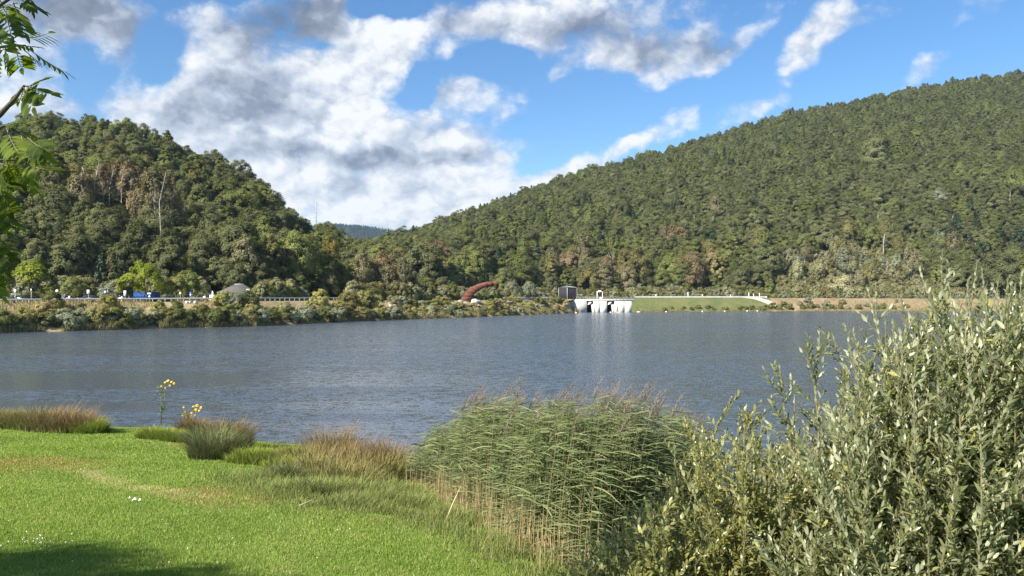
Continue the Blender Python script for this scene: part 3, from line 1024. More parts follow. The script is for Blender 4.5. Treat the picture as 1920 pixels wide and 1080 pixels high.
# undergrowth at the wood edges
def edge_bushes():
    kx = ['shrub0', 'shrub1', 'sapling0', 'sapling1']
    for j, (px, key) in enumerate([(1300, 'shrub0'), (1330, 'shrub1'), (1360, 'sapling0'), (1385, 'sapling1')]):
        y = 352.0; x = (px - 960) / F * y
        t = plant(key, 'roadside_bush', ['low silvery bush behind the middle of the dam crest', 'low green bush behind the dam crest, right of a silvery one', 'taller pale sapling behind the dam crest', 'olive sapling behind the right part of the dam crest'][j], 'bush', x, y, float(far_z(x, y)), 1.0, 1.0, None, ['leaf_silver', 'leaf_mid', 'leaf_pale', 'leaf_olive'][j])
        SOURCE[key] = tuple(t.children)
    n = 2600
    px = r_.random(n) * 1260 - 420
    y = np.interp(px, [-1500, 0, 480, 640, 720, 840], [106, 141, 167, 193, 214, 240]) + 16 * r_.random(n) ** 1.4
    n2 = 2400
    px2 = 700 + 1400 * r_.random(n2)
    y2 = np.interp(px2, [560, 740, 900, 1050, 1440, 1920, 3400], [236, 244, 278, 338, 358, 356, 290]) + 14 * r_.random(n2)
    n3 = 1500
    px3 = 1440 + 400 * r_.random(n3)
    y3 = 358 + 52 * r_.random(n3)
    px, y = np.concatenate([px, px2, px3]), np.concatenate([y, y2, y3])
    k_ = np.concatenate([r_.integers(0, 4, n), r_.integers(0, 4, n2), r_.integers(0, 4, n3)])
    x = (px - 960) / F * y
    clear = ~((px > 566) & (px < 652) & (y < 225)) & ~((px > 380) & (px < 480) & (y < 176)) & ~((px > 225) & (px < 315) & (y < 156))
    x, y, k_ = x[clear], y[clear], k_[clear]
    sc = np.where(k_ < 2, 0.7 + 0.9 * r_.random(len(x)), 0.45 + 0.5 * r_.random(len(x)))
    for key in kx:
        PROTO[key]
    instancer('undergrowth', np.stack([x, y, far_z(x, y) - 0.25], -1), r_.random(len(x)) * 6.28, sc, k_, kx, 'tangled bushes and saplings along the feet of both woods', trunk=False)


edge_bushes()

# ---- birches with pale trunks and pale crowns on the left hill
BIRCH = [(118, 425, 1.0), (163, 440, 1.1), (176, 432, 1.0), (205, 425, .95), (232, 405, .9), (265, 450, .9), (300, 470, 1.25), (318, 440, 1.0), (150, 420, .9), (255, 415, .95),
         (280, 410, .9), (95, 425, .9), (335, 470, .9)]
for px, py, s in BIRCH:
    x, y, z = hill_spot(px, py)
    plant(random.choice(['birch0', 'birch1']), 'birch_tree', 'tall thin birch with a white trunk and sparse pale crown on the left hill', 'tree', x, y - 3, z + 0.5, s, 1.15, None, random.choice(['leaf_tan', 'leaf_brown', 'leaf_olive']), 'pale birches high on the left hill')
for px, py in [(905, 500), (1105, 455), (1148, 520), (1300, 415), (1338, 430), (1420, 495), (1428, 500), (1655, 470), (1585, 470), (1245, 480), (1090, 520), (1035, 535), (1680, 500), (1455, 440), (980, 520), (1210, 530), (1890, 380), (1910, 385)]:
    x, y, z = hill_spot(px, py)
    plant(random.choice(['birch0', 'birch1']), 'birch_tree', 'slim pale-trunked birch standing out of the right hillside wood', 'tree', x, y - 3, z + 0.5, 1.0 + 0.3 * random.random(), 1.2, None, random.choice(['leaf_tan', 'leaf_olive', 'leaf_mid']), 'pale birches in the right hillside wood')
x, y, z = hill_spot(1835, 470)

# ---- single trees one can point to
def single(px, py, key, s, label, mat, sz=None, dy=-2.0, name='broadleaf_tree', Y=None):
    if Y is None:
        x, y, z = hill_spot(px, py)
        y += dy; x = (px - 960) / F * y; z = float(far_z(x, y))
    else:
        y = Y; x = (px - 960) / F * y; z = float(far_z(x, y))
    return plant(key, name, label, 'tree', x, y, z, s, sz, None, mat)


single(60, 0, 'maple', 1.03, 'larger bright lime-green maple behind the guard rail near the left edge', 'leaf_lime', Y=146, name='maple_tree')
single(272, 0, 'maple', 0.98, 'bright lime-green maple overhanging the blue container', 'leaf_lime', Y=146, name='maple_tree')
single(137, 0, 'maple', 0.62, 'small green maple between two road signs', 'leaf_mid', Y=145, name='maple_tree')
single(330, 0, 'maple', 0.66, 'young yellow-green tree right of the blue container', 'leaf_yellowgreen', Y=150, name='maple_tree')
single(352, 0, 'maple', 0.82, 'young mid-green maple left of the pavilion', 'leaf_mid', Y=153, name='maple_tree')
single(190, 0, 'spruce1', 0.72, 'dark columnar conifer behind the road sign by the blue container', 'leaf_conifer', Y=152, name='spruce_tree')
single(212, 0, 'spruce0', 0.62, 'dark conifer just left of the blue container', 'leaf_dark', Y=153, name='spruce_tree')
single(459, 0, 'birch0', 0.98, 'pale feathery birch rising behind the grey pavilion roof', 'leaf_pale', Y=176, name='birch_tree')
single(508, 0, 'birch0', 0.95, 'slender pale green birch at the wood edge right of the pavilion', 'leaf_yellowgreen', Y=186, name='birch_tree')
single(622, 0, 'birch1', 1.05, 'golden-leaved tree at the right end of the left hill', 'leaf_gold', 1.2, name='birch_tree', Y=236)
single(560, 0, 'broad3', 1.0, 'huge dark green tree overhanging the road at the end of the left wood', 'leaf_mid', Y=196)
single(608, 0, 'broad1', 0.9, 'dense green tree at the right tip of the left wood', 'leaf_mid', Y=205)
single(640, 0, 'broad5', 0.75, 'green tree at the very end of the roadside wood', 'leaf_mid', Y=212)
single(672, 0, 'broad2', 0.62, 'dull brown-leaved tree beside the thicket of bare birches', 'leaf_brown', Y=222)
single(700, 0, 'birch1', 1.0, 'yellowish birch in the thicket right of the left wood', 'leaf_olive', Y=224, name='birch_tree')
single(720, 0, 'birch0', 1.05, 'brown-tinged birch in the thicket near the dead pole', 'leaf_brown', Y=228, name='birch_tree')
single(738, 0, 'birch1', 1.1, 'tall brownish birch just left of the dead pole', 'leaf_brown', Y=230, name='birch_tree')
single(770, 0, 'broad4', 0.62, 'dark rounded tree right of the dead pole', 'leaf_dark', Y=236)
single(800, 0, 'broad0', 0.6, 'fresh green rounded tree left of the arched sculpture', 'leaf_mid', Y=240)
single(830, 0, 'broad2', 0.66, 'dense green tree directly behind the foot of the arch', 'leaf_dark', Y=246)
single(848, 0, 'broad4', 0.5, 'lighter green tree touching the left of the arch', 'leaf_mid', Y=244)
single(960, 0, 'maple', 0.86, 'small round silvery-green tree left of its twin near the dark tower', 'leaf_silver', Y=262, name='round_tree')
single(992, 0, 'maple', 0.84, 'small round silvery-green tree nearest the dark tower', 'leaf_silver', Y=264, name='round_tree')
single(1190, 555, 'shrub2', 3.2, 'broad blue-green shrub-like willow behind the dam crest', 'leaf_silver', 0.9, name='willow_tree')
single(1575, 552, 'shrub1', 3.6, 'wide many-stemmed pale willow above the ochre bank', 'leaf_pale', 1.15, name='willow_tree')
single(1880, 560, 'broad3', 1.35, 'large dense dark tree at the right edge above the willow bush', 'leaf_dark', Y=352)
single(1925, 560, 'broad1', 1.3, 'large green tree cut by the right edge of the view', 'leaf_mid', Y=350)
single(1735, 450, 'broad0', 1.15, 'dark domed tree on the right slope above the thicket', 'leaf_dark')
single(1640, 330, 'broad3', 1.9, 'very large dark domed oak high on the right slope', 'leaf_dark')
single(1760, 395, 'broad2', 1.2, 'silver-leaved tree on the right slope', 'leaf_silver')

# dead pole-like trunks
def dead_trunk(px, py0, py1, Y, label, rad=0.16, mat='pale_bark'):
    a, b = at(px, py0, Y), at(px + 1, py1, Y)
    z0 = float(far_z(a[0], Y)) - 0.3
    t = thing('dead_tree', label, 'tree', (a[0], Y, z0))
    H = b[2] - z0
    mb = MB(); mb.tube([(0, 0, 0), (0.1, 0, H * .5), (0.12, 0, H)], [rad, rad * .8, rad * .35], 6)
    mb.build('trunk', M[mat], t)
    mb = MB()
    for i in range(9):
        h = H * (0.45 + 0.055 * i); a_ = i * 2.4; l = 0.5 + 0.5 * random.random()
        mb.tube([(0.08, 0, h), (0.08 + math.cos(a_) * l, math.sin(a_) * l, h + 0.25)], [rad * .3, rad * .1], 4)
    mb.build('branch', M[mat], t)


dead_trunk(752, 566, 503, 226, 'bare straight dead trunk standing by the pale stones', 0.20)
dead_trunk(592, 470, 371, 300, 'tall bare pole-like dead tree breaking the skyline of the left hill', 0.30)
dead_trunk(713, 545, 508, 226, 'short bare white trunk inside the brownish thicket', 0.15)

# white and bare trunks that stand out of the canopy
def poles(items, group, label):
    for px, py1, py0, rad in items:
        x, y, z = hill_spot(px, py1)
        y -= 4.0
        x = (px - 960) / F * y
        z = float(far_z(x, y))
        zt = EYE - (py0 - HY) / F * y
        t = thing('bare_birch', label, 'tree', (x, y, z), 0, group)
        H = max(zt - z, 6.0)
        k1, k2 = random.uniform(-.6, .6), random.uniform(-1.2, 1.2)
        mb = MB(); mb.tube([(0, 0, -.4), (k1 * .3, 0, H * .35), (k1, 0, H * .7), (k2, 0, H)], [rad, rad * .85, rad * .6, rad * .25], 5)
        mb.build('trunk', M['white_bark'], t)
        mb = MB()
        for i in range(14):
            f = 0.45 + 0.52 * i / 14
            a_ = i * 2.4 + px; l = (1.2 - f) * 3.2 * (0.6 + 0.6 * random.random())
            bx_ = np.interp(f, [0, .35, .7, 1], [0, k1 * .3, k1, k2])
            mb.tube([(bx_, 0, H * f), (bx_ + math.cos(a_) * l * .6, math.sin(a_) * l * .6, H * f + .9), (bx_ + math.cos(a_) * l, math.sin(a_) * l, H * f + 1.0)], [rad * .30, rad * .18, rad * .08], 4)
        mb.build('branches', M['white_bark'], t)


M['white_bark'] = plain('white_bark', (0.50, 0.47, 0.41), 0.85, 0.3, 1.2, c2=(0.28, 0.25, 0.21))
poles([(160, 432, 312, .15), (177, 428, 305, .15), (112, 425, 322, .12), (130, 440, 345, .13), (205, 425, 318, .12), (303, 500, 322, .13), (318, 470, 345, .12), (262, 440, 342, .11), (228, 410, 312, .11), (285, 430, 330, .11), (250, 405, 312, .10), (345, 470, 370, .11)],
      'white bare birches on the left hill', 'tall white-trunked nearly bare birch rising out of the left hillside wood')
poles([(1148, 528, 492, .2), (1105, 492, 462, .18), (1302, 440, 402, .2), (1334, 452, 405, .2), (1428, 505, 466, .22), (1656, 480, 438, .24), (1585, 470, 440, .2), (1245, 500, 470, .18), (1240, 430, 405, .16), (990, 540, 512, .15), (1015, 540, 510, .15), (1078, 520, 492, .16), (1500, 470, 440, .18), (1700, 505, 470, .2), (1460, 420, 398, .16), (1895, 400, 360, .2), (1915, 395, 352, .2), (1380, 520, 488, .18), (905, 520, 492, .14), (870, 500, 478, .13)],
      'white bare birches on the right hill', 'tall white-trunked nearly bare birch rising out of the right hillside wood')

rp_ = np.random.default_rng(88)
poles([(px, py, py - rp_.uniform(18, 34), rp_.uniform(.12, .2)) for px, py in [(rp_.uniform(930, 1900), rp_.uniform(415, 545)) for _ in range(46)] if py > 620 - 0.12 * px],
      'white bare birches on the right hill', 'tall white-trunked nearly bare birch rising out of the right hillside wood')
# ---- light thicket of saplings above the ochre bank on the right
for i in range(62):
    px = 1470 + 330 * random.random()
    y = 366 + 34 * random.random()
    x = (px - 960) / F * y
    z = float(far_z(x, y))
    plant(random.choice(['sapling0', 'sapling1', 'birch1']), 'young_birch', 'pale yellowish young birch in the thicket above the right bank', 'tree', x, y, z, (0.9 + 0.5 * random.random()), 1.1, None, random.choice(['leaf_pale', 'leaf_pale', 'leaf_olive', 'leaf_tan', 'leaf_silver']), 'young birches above the right bank')
for i in range(16):
    px = 662 + 98 * random.random()
    y = 217 + 14 * random.random()
    x = (px - 960) / F * y
    plant(random.choice(['birch0', 'birch1', 'sapling0']), 'young_birch', 'slim tan-leaved birch in the thicket beside the dead pole', 'tree', x, y, float(far_z(x, y)), 0.72 + 0.25 * random.random(), 1.1, None, random.choice(['leaf_tan', 'leaf_tan', 'leaf_olive', 'leaf_pale']), 'tan birches in the valley thicket')
for i in range(34):
    px = 1200 + 270 * random.random()
    y = 350 + 12 * random.random()
    x = (px - 960) / F * y
    plant(random.choice(['sapling0', 'sapling1', 'shrub0', 'shrub3']), 'roadside_bush', 'grey-green bush at the wood foot behind the dam crest', 'bush', x, y, float(far_z(x, y)), 0.75 + 0.6 * random.random(), 1.0, None, random.choice(['leaf_silver', 'leaf_pale', 'leaf_mid', 'leaf_olive']), 'bushes behind the dam crest')

# low dark bushes along the foot of the dam
for i in range(26):
    px = 1235 + 210 * random.random() ** 0.8
    y = float(far_D(px)) + 1.0 + 2.5 * random.random(); x = (px - 960) / F * y
    plant('shrub%d' % random.randrange(4), 'dam_bush', 'low dark green bush at the waterline of the grass dam', 'bush', x, y, float(far_z(x, y)), 0.5 + 0.35 * random.random(), 0.8, None, random.choice(['leaf_mid', 'leaf_dark', 'leaf_olive']), 'low bushes along the foot of the dam', 'foliage', 'stems')

# ---- shrubs of the far left bank
def shrub(px, d, s, mat, label, group, sz=None, key=None):
    y = float(far_D(px)) + d
    x = (px - 960) / F * y
    plant(key or 'shrub%d' % random.randrange(4), 'bank_shrub', label, 'shrub', x, y, float(far_z(x, y)), s, sz, None, mat, group, 'foliage', 'stems')


px = -60.0
while px < 745:
    m_ = random.choices(['leaf_silver', 'leaf_mid', 'leaf_olive', 'leaf_yellowgreen'], [5, 3, 2, 1])[0]
    word = {'leaf_silver': 'grey-green willow', 'leaf_mid': 'green', 'leaf_olive': 'olive', 'leaf_yellowgreen': 'yellow-green'}[m_]
    shrub(px, 1.2 + 1.3 * random.random(), 0.90 + 0.50 * random.random(), m_, '%s shrub growing at the waterline of the far left bank' % word, '%s shrubs along the far waterline' % word, 0.95)
    px += 17 + 10 * random.random() if px < 480 else 13 + 8 * random.random()
px = -40.0
while px < 745:
    m_ = random.choices(['leaf_straw', 'leaf_yellowgreen', 'leaf_olive', 'leaf_mid', 'leaf_pale'], [4, 3, 2, 2, 2])[0]
    word = {'leaf_straw': 'straw-coloured', 'leaf_yellowgreen': 'yellowing', 'leaf_olive': 'olive', 'leaf_mid': 'green', 'leaf_pale': 'pale'}[m_]
    shrub(px, 4.0 + 3.5 * random.random(), 0.50 + 0.45 * random.random(), m_, '%s low bush half way up the far left embankment' % word, '%s low bushes on the far embankment' % word, 1.0)
    px += (26 + 30 * random.random()) if px < 380 else (12 + 12 * random.random())
for px, d, s, m_, lab in [(98, 8.5, 1.15, 'leaf_mid', 'round green shrub breaking the guard rail line, largest on the bank top'), (205, 8.0, 1.0, 'leaf_yellowgreen', 'yellowish green shrub on the bank below the blue container'),
                          (152, 7.0, .55, 'leaf_dark', 'small dark conical shrub below the road signs'), (297, 7.5, .5, 'leaf_mid', 'small narrow dark shrub below the rail right of the container'),
                          (416, 9.0, 1.15, 'leaf_yellowgreen', 'yellow-green shrub in front of the pavilion, left of two'), (440, 8.5, 1.2, 'leaf_silver', 'big grey-green shrub hiding the pavilion wall'),
                          (468, 9.0, 1.2, 'leaf_mid', 'green shrub right of the pavilion shrub'), (600, 9.5, 1.35, 'leaf_yellowgreen', 'tall yellow-green shrub standing alone on the bank right of the rail'),
                          (655, 8.0, 1.6, 'leaf_olive', 'tall olive bush where the left bank meets the thicket'), (683, 9.0, 1.7, 'leaf_yellowgreen', 'yellow-green bush in front of the brown thicket'),
                          (705, 8.0, 1.5, 'leaf_olive', 'olive bush at the foot of the thicket'), (640, 4.0, 1.2, 'leaf_yellowgreen', 'yellowing waterside bush before the thicket')]:
    shrub(px, d, s, m_, lab, None, 1.1)
px = 735.0
while px < 1062:
    for row in range(3):
        m_ = random.choices(['leaf_silver', 'leaf_olive', 'leaf_yellowgreen', 'leaf_straw', 'leaf_mid', 'leaf_pale'], [3, 3, 2, 2, 2, 2])[0]
        word = {'leaf_silver': 'grey-green', 'leaf_mid': 'green', 'leaf_olive': 'olive', 'leaf_yellowgreen': 'yellow-green', 'leaf_straw': 'straw-coloured', 'leaf_pale': 'pale'}[m_]
        d = (1.2, 6, 12)[row] + 3 * random.random()
        if row == 2 and (845 < px < 905):
            continue
        shrub(px + 6 * random.random(), d, (0.75, 0.95, 1.1)[row] * (0.75 + 0.5 * random.random()), m_, '%s shrub on the low shore around the arched sculpture' % word, '%s shrubs around the arched sculpture' % word, 0.85)
    px += 10 + 7 * random.random()
for px, d in [(1470, 5), (1500, 6), (1532, 4), (1550, 6), (1575, 3), (1610, 2.5), (1625, 5), (1655, 3), (1675, 2), (1700, 4), (1448, 3), (1515, 9), (1580, 8), (1505, 2.5), (1520, 3), (1545, 2), (1560, 2.5), (1590, 2), (1480, 2), (1640, 2), (1460, 2)]:
    shrub(px, d, 0.75 + 0.4 * random.random(), random.choice(['leaf_mid', 'leaf_olive', 'leaf_silver']), 'dark green shrub at the foot of the ochre right bank', 'shrubs below the right bank', 1.0)


# ================================================================ dam, road and what stands on the far shore
def on_bank(px, d):
    y = float(far_D(px)) + d
    x = (px - 960) / F * y
    return x, y, float(far_z(x, y))


def wall_along(name, px0, px1, d, z0, z1, th, mat, n=60, parent=None):
    """a low wall or rail following the shore line"""
    mb = MB()
    P = []
    for px in np.linspace(px0, px1, n):
        x, y, z = on_bank(px, d)
        P.append((x, y, z))
    P = np.array(P)
    V = []
    for x, y, z in P:
        V += [(x, y, z + z0), (x, y + th, z + z0), (x, y + th, z + z1), (x, y, z + z1)]
    Q = []
    for i in range(n - 1):
        for j in range(4):
            Q.append((i * 4 + j, i * 4 + (j + 1) % 4, i * 4 + 4 + (j + 1) % 4, i * 4 + 4 + j))
    Q += [(0, 1, 2, 3), ((n - 1) * 4 + 3, (n - 1) * 4 + 2, (n - 1) * 4 + 1, (n - 1) * 4)]
    mb.add(V, Q)
    return mb.build(name, mat, parent)


def build_dam():
    # turfed embankment with its crest
    t = tag(strip_grid('dam', 1090, 1446, 90, np.concatenate([[-6, -3, -1], np.linspace(0, 15, 12), [15.5, 19.5, 20]]), M['dam_grass']), 'long low grass-covered dam embankment closing the lake', 'dam', None, 'structure')
    t['kind'] = 'structure'
    # parapet along the crest
    p = thing('parapet', 'long low pale parapet wall along the dam crest', 'wall', (0, 0, 0))
    wall_along('wall', 1188, 1438, 15.4, 0, 0.62, 0.35, M['concrete'], parent=p)
    wall_along('coping', 1188, 1438, 15.34, 0.62, 0.72, 0.47, M['white'], parent=p)
    p = thing('parapet', 'pale low wall on the crest left of the dark tower', 'wall', (0, 0, 0))
    wall_along('wall', 942, 1050, 22.0, 0.15, 1.1, 0.35, M['concrete'], 30, parent=p)
    # access ramp
    V = []
    pts = [(1392, 14.8), (1410, 13.6), (1425, 11.0), (1438, 7.8), (1449, 4.6)]
    for px, d in pts:
        for w_ in (0.0, 3.4):
            x, y, z = on_bank(px, d + w_ * 0.35)
            V.append((x + w_, y, z + 0.16))
    Q = [(2 * i, 2 * i + 1, 2 * i + 3, 2 * i + 2) for i in range(len(pts) - 1)]
    mb = MB(); mb.add(V, Q)
    tag(mb.build('path', M['path']), kind='structure')
    # road on the left bank
    V, Q = [], []
    ps = np.linspace(-450, 660, 90)
    for px in ps:
        for d in (13.6, 19.4):
            x, y, z = on_bank(px, d)
            V.append((x, y, z + 0.05))
    Q = [(2 * i, 2 * i + 1, 2 * i + 3, 2 * i + 2) for i in range(len(ps) - 1)]
    mb = MB(); mb.add(V, Q)
    tag(mb.build('road', M['asphalt']), kind='structure')

    # intake works: everything measured from the photograph at one distance
    Y = 292.0
    s = Y / F

    def bx(px0, px1, py0, py1, y0, y1):
        return ((px0 - 960) * s, (px1 - 960) * s, y0, y1, EYE - (py1 - HY) * s, EYE - (py0 - HY) * s)
    t = thing('intake_structure', 'white concrete gate structure of the dam with two dark openings', 'dam gate', ((1125 - 960) * s, Y, 0))

    def pb(name, mat, *boxes):
        mb = MB()
        for b in boxes:
            x0, x1, y0, y1, z0, z1 = bx(*b)
            mb.box(x0 - t.location.x, x1 - t.location.x, y0 - Y, y1 - Y, z0, z1)
        return mb.build(name, mat, t)
    mb = MB()
    w = [(1062, 563), (1100.5, 563), (1100.5, 591), (1090, 589), (1079, 580), (1064, 574)]
    mb.prism([((a - 960) * s - t.location.x, EYE - (b - HY) * s) for a, b in w], 0.0, 6.0)
    mb.build('wing_wall', M['concrete'], t)
    for a, b in ((1112.4, 1115.9), (1116.3, 1125.0), (1125.4, 1138.2), (1152.4, 1159.1), (1159.5, 1171.1), (1171.5, 1184.6)):
        pb('pier', M['concrete'], (a, b, 564.3, 591, Y, Y + 5))
    for a in (1116.1, 1125.2, 1159.3, 1171.3):
        pb('groove', M['dark_clad'], (a - 0.19, a + 0.19, 564.3, 591, Y + 0.25, Y + 4.9))
    for a in (1100.5, 1138.2):
        mb = MB()
        q = [(a + 8.5, 571), (a + 14.2, 571), (a + 14.2, 591), (a + 11.6, 591)]
        mb.prism([((u - 960) * s - t.location.x, EYE - (v - HY) * s) for u, v in q], 0.6, 5.0)
        mb.build('sloped_nose', M['concrete'], t)
        pb('gate_leaf', M['dark_clad'], (a, a + 14, 564.3, 591, Y + 5.2, Y + 5.5))
        mb = MB()
        x0 = (a + 1.2 - 960) * s - t.location.x
        z0 = EYE - (571.5 - HY) * s
        mb.prism([(x0, z0), (x0 + 1.1, z0 + 0.05), (x0 + 1.7, z0 + 0.7), (x0 + 1.5, z0 + 1.3), (x0 + 0.7, z0 + 1.2)], 0.3, 2.2)
        mb.build('gate_float', M['white'], t)
    pb('deck', M['concrete'], (1079.5, 1189, 561.2, 564.2, Y - 0.12, Y + 6))
    for row, yy in ((0, Y - 0.4), (1, Y + 5.8)):
        pb('handrail', M['steel'], (1080, 1189, 556.6, 557.0, yy, yy + 0.08), (1080, 1189, 558.8, 559.1, yy, yy + 0.06))
        for px in np.arange(1081, 1189, 6.7):
            pb('rail_post', M['steel'], (px, px + 0.45, 556.6, 561.2, yy, yy + 0.08))
    # gate hoist frame
    g = thing('gate_hoist', 'small white hoist frame standing on the gate deck', 'hoist', ((1126 - 960) * s, Y + 2, EYE - (561.2 - HY) * s))
    for dx in (-1.15, 0.95):
        mb = MB(); mb.box(dx, dx + 0.16, 0, 0.9, 0, 2.9); mb.build('leg', M['white'], g)
    mb = MB(); mb.box(-1.25, 1.25, -0.1, 1.0, 2.9, 3.15); mb.build('cross_beam', M['white'], g)
    mb = MB(); mb.prism([(-0.7, 3.15), (0.7, 3.15), (0.5, 3.55), (-0.5, 3.55)], 0.1, 0.8); mb.build('winch_housing', M['white'], g)
    mb = MB(); mb.box(0.0, 0.8, 0.1, 0.8, 0, 0.85); mb.build('gear_box', M['white'], g)

    # dark tower
    tw = thing('control_tower', 'tall dark-clad control house with a pale roof edge beside the gates', 'building', ((1065.5 - 960) * s, Y + 3, 0), 0.0)
    a = R(38)
    hw = 2.55
    zb, zt = EYE - (567.5 - HY) * s + 0.12, EYE - (538.5 - HY) * s
    c, sn = math.cos(a), math.sin(a)

    def rot(p):
        return [(x * c - y * sn, x * sn + y * c, z) for x, y, z in p]

    def rb(mb, x0, x1, y0, y1, z0, z1):
        m2 = MB(); m2.box(x0, x1, y0, y1, z0, z1)
        mb.add(np.array(rot(m2.V[0])), m2.Q[0])
        return mb
    rb(MB(), -hw, hw, -hw, hw, zb, zt).build('core', M['dark_clad'], tw)
    npan = 6
    for i in range(npan):
        u0 = -hw + i * 2 * hw / npan
        u1 = u0 + 2 * hw / npan - 0.06
        rb(MB(), u0, u1, -hw - 0.06, -hw - 0.002, zb, zt - 0.1).build('cladding_panel', M['dark_clad'], tw)
        rb(MB(), -hw - 0.06, -hw - 0.002, u0, u1, zb, zt - 0.1).build('cladding_panel', M['dark_clad'], tw)
        rb(MB(), hw + 0.002, hw + 0.06, u0, u1, zb, zt - 0.1).build('cladding_panel', M['dark_clad'], tw)
    for sx_, sy_ in ((-1, -1), (1, -1), (-1, 1)):
        rb(MB(), sx_ * hw - 0.075, sx_ * hw + 0.075, sy_ * hw - 0.075, sy_ * hw + 0.075, zb, zt).build('corner_trim', M['steel'], tw)
    mb = MB()
    o = hw + 0.12
    base = [(-o, -o, zt), (o, -o, zt), (o, o, zt), (-o, o, zt), (0, 0, zt + 0.55)]
    b2 = [(-o, -o, zt - 0.18), (o, -o, zt - 0.18), (o, o, zt - 0.18), (-o, o, zt - 0.18)]
    mb.add(rot(base + b2), [(0, 1, 6, 5), (1, 2, 7, 6), (2, 3, 8, 7), (3, 0, 5, 8), (5, 6, 7, 8)], [(0, 1, 4), (1, 2, 4), (2, 3, 4), (3, 0, 4)])
    mb.build('roof', M['steel'], tw)
    rb(MB(), -hw - 0.3, hw + 0.3, -hw - 0.3, hw + 0.3, 0.5, zb - 0.004).build('plinth', M['concrete'], tw)

    # floats strung before the dam
    fl = [(1080, 586.5), (1145, 586), (1158, 586), (1197, 585.2), (1249, 584.8), (1317, 584.2), (1359, 584.0), (1401, 583.6), (1420, 583.4)]
    names = ['leftmost of the pale floats, below the concrete wing wall', 'pale round float before the left end of the second gate opening', 'pale round float just right of another before the gates', 'longer pale float off the right corner of the concrete gates',
             'pale float off the left part of the grass dam', 'pale float off the middle of the grass dam', 'pale float right of the middle of the grass dam', 'pale float near the right end of the dam, second from right', 'rightmost pale float, close to the access ramp']
    me = None
    for (px, py), lb in zip(fl, names):
        Yf = EYE * F / (py - HY) * 0.985
        x = (px - 960) / F * Yf
        b = bmesh.new()
        bmesh.ops.create_uvsphere(b, u_segments=12, v_segments=8, radius=0.31)
        bmesh.ops.scale(b, vec=(2.2 if px == 1197 else 1.15, 1.0, 0.95), verts=b.verts)
        for v in b.verts:
            if v.co.z > 0.30: v.co.z = 0.30
        t2 = thing('float', lb, 'float', (x, Yf, 0.12), 0, 'pale floats in a line before the dam')
        me = bpy.data.meshes.new('float_body'); b.to_mesh(me); b.free()
        link('body', me, t2, mat=M['orange'])
        mb = MB(); mb.tube([(0, 0, 0.28), (0, 0, 0.42)], [0.05, 0.04], 6); mb.build('eyelet', M['steel'], t2)

    # little posts and a bollard row on the crest
    for px, h, lb in ((1290, 1.9, 'white post standing on the middle of the dam crest'), (1404, 1.7, 'white post at the right end of the crest, leftmost of three'), (1413, 1.35, 'shorter white post, middle of the three by the ramp'), (1424, 1.7, 'white post, rightmost of the three by the ramp'),
                      (1230, .95, 'small white marker on the crest near the gates'), (1317, .95, 'small white marker right of the tall crest post'), (1370, .95, 'small white marker before the three posts')):
        x, y, z = on_bank(px, 16.8)
        t2 = thing('marker_post', lb, 'post', (x, y, z))
        mb = MB(); mb.tube([(0, 0, -0.1), (0, 0, h)], 0.13, 8); mb.build('shaft', M['white'], t2)
        mb = MB(); mb.box(-0.24, 0.24, -0.06, 0.06, h, h + 0.5); mb.build('plate', M['white'], t2)
    # fence posts above the ochre bank
    for i, px in enumerate(np.arange(1452, 1900, 24.5)):
        x, y, z = on_bank(px, 17.5)
        t2 = thing('fence_post', 'short wooden post of the fence along the ochre right bank', 'post', (x, y, z), 0, 'fence posts on the right bank top')
        mb = MB(); mb.box(-0.12, 0.12, -0.1, 0.1, -0.2, 1.25); mb.build('shaft', M['roof'], t2)
        mb = MB(); mb.prism([(-0.14, 1.25), (0.14, 1.25), (0, 1.38)], -0.12, 0.12); mb.build('cap', M['roof'], t2)
    f = thing('wire_fence', 'thin fence rails running along the top of the ochre bank', 'fence', (0, 0, 0))
    wall_along('rail', 1450, 1900, 17.5, 0.55, 0.63, 0.05, M['roof'], 60, f)
    wall_along('rail', 1450, 1900, 17.5, 1.0, 1.08, 0.05, M['roof'], 60, f)

    # arched steel sculpture
    Y = 228.0; s = Y / F
    x0 = (872 - 960) * s
    z0 = float(far_z(x0, Y))
    t2 = thing('arch_sculpture', 'curved rust-red steel arch rising out of the shore shrubs', 'sculpture', (x0, Y, 0))
    outer = [(861.5, 572), (863, 563), (867, 555.5), (873.5, 547.5), (881, 540.5), (890, 535.2), (900, 531.4), (912, 528.6), (924, 527.6), (935, 528.0)]
    inner = [(877, 572), (880, 563.5), (884.5, 557), (889.5, 551.5), (895, 546.8), (902, 542.2), (910, 538.4), (918, 535.9), (927, 534.8), (935.4, 535.0)]

    def P2(q):
        return ((q[0] - 872) * s, EYE - (q[1] - HY) * s)
    o_ = [P2(q) for q in outer]; i_ = [P2(q) for q in inner]
    for j in range(len(o_) - 1):
        mb = MB(); mb.prism([o_[j], i_[j], i_[j + 1], o_[j + 1]], -0.75, 0.75)
        mb.build('plate_segment', M['rust'], t2)
    for j in range(1, len(o_)):
        mb = MB()
        a_, b_ = np.array(o_[j]), np.array(i_[j])
        u = (a_ - b_) / np.linalg.norm(a_ - b_)
        v = np.array([-u[1], u[0]]) * 0.06
        q = [a_ + u * 0.02 + v, a_ + u * 0.02 - v, b_ - u * 0.05 - v, b_ - u * 0.05 + v]
        mb.prism([tuple(z) for z in q], -0.78, 0.78)
        mb.build('rib', M['rust'], t2)
    t3 = thing('sculpture_base', 'pale concrete block at the foot of the rust-red arch', 'base', ((884 - 960) * s, Y + 0.4, z0))
    mb = MB(); mb.prism([(-0.2, -0.9), (2.3, -0.9), (2.0, 0.15), (1.2, 0.55), (0.2, 0.35)], -1.6, -0.85); mb.build('block', M['concrete'], t3)

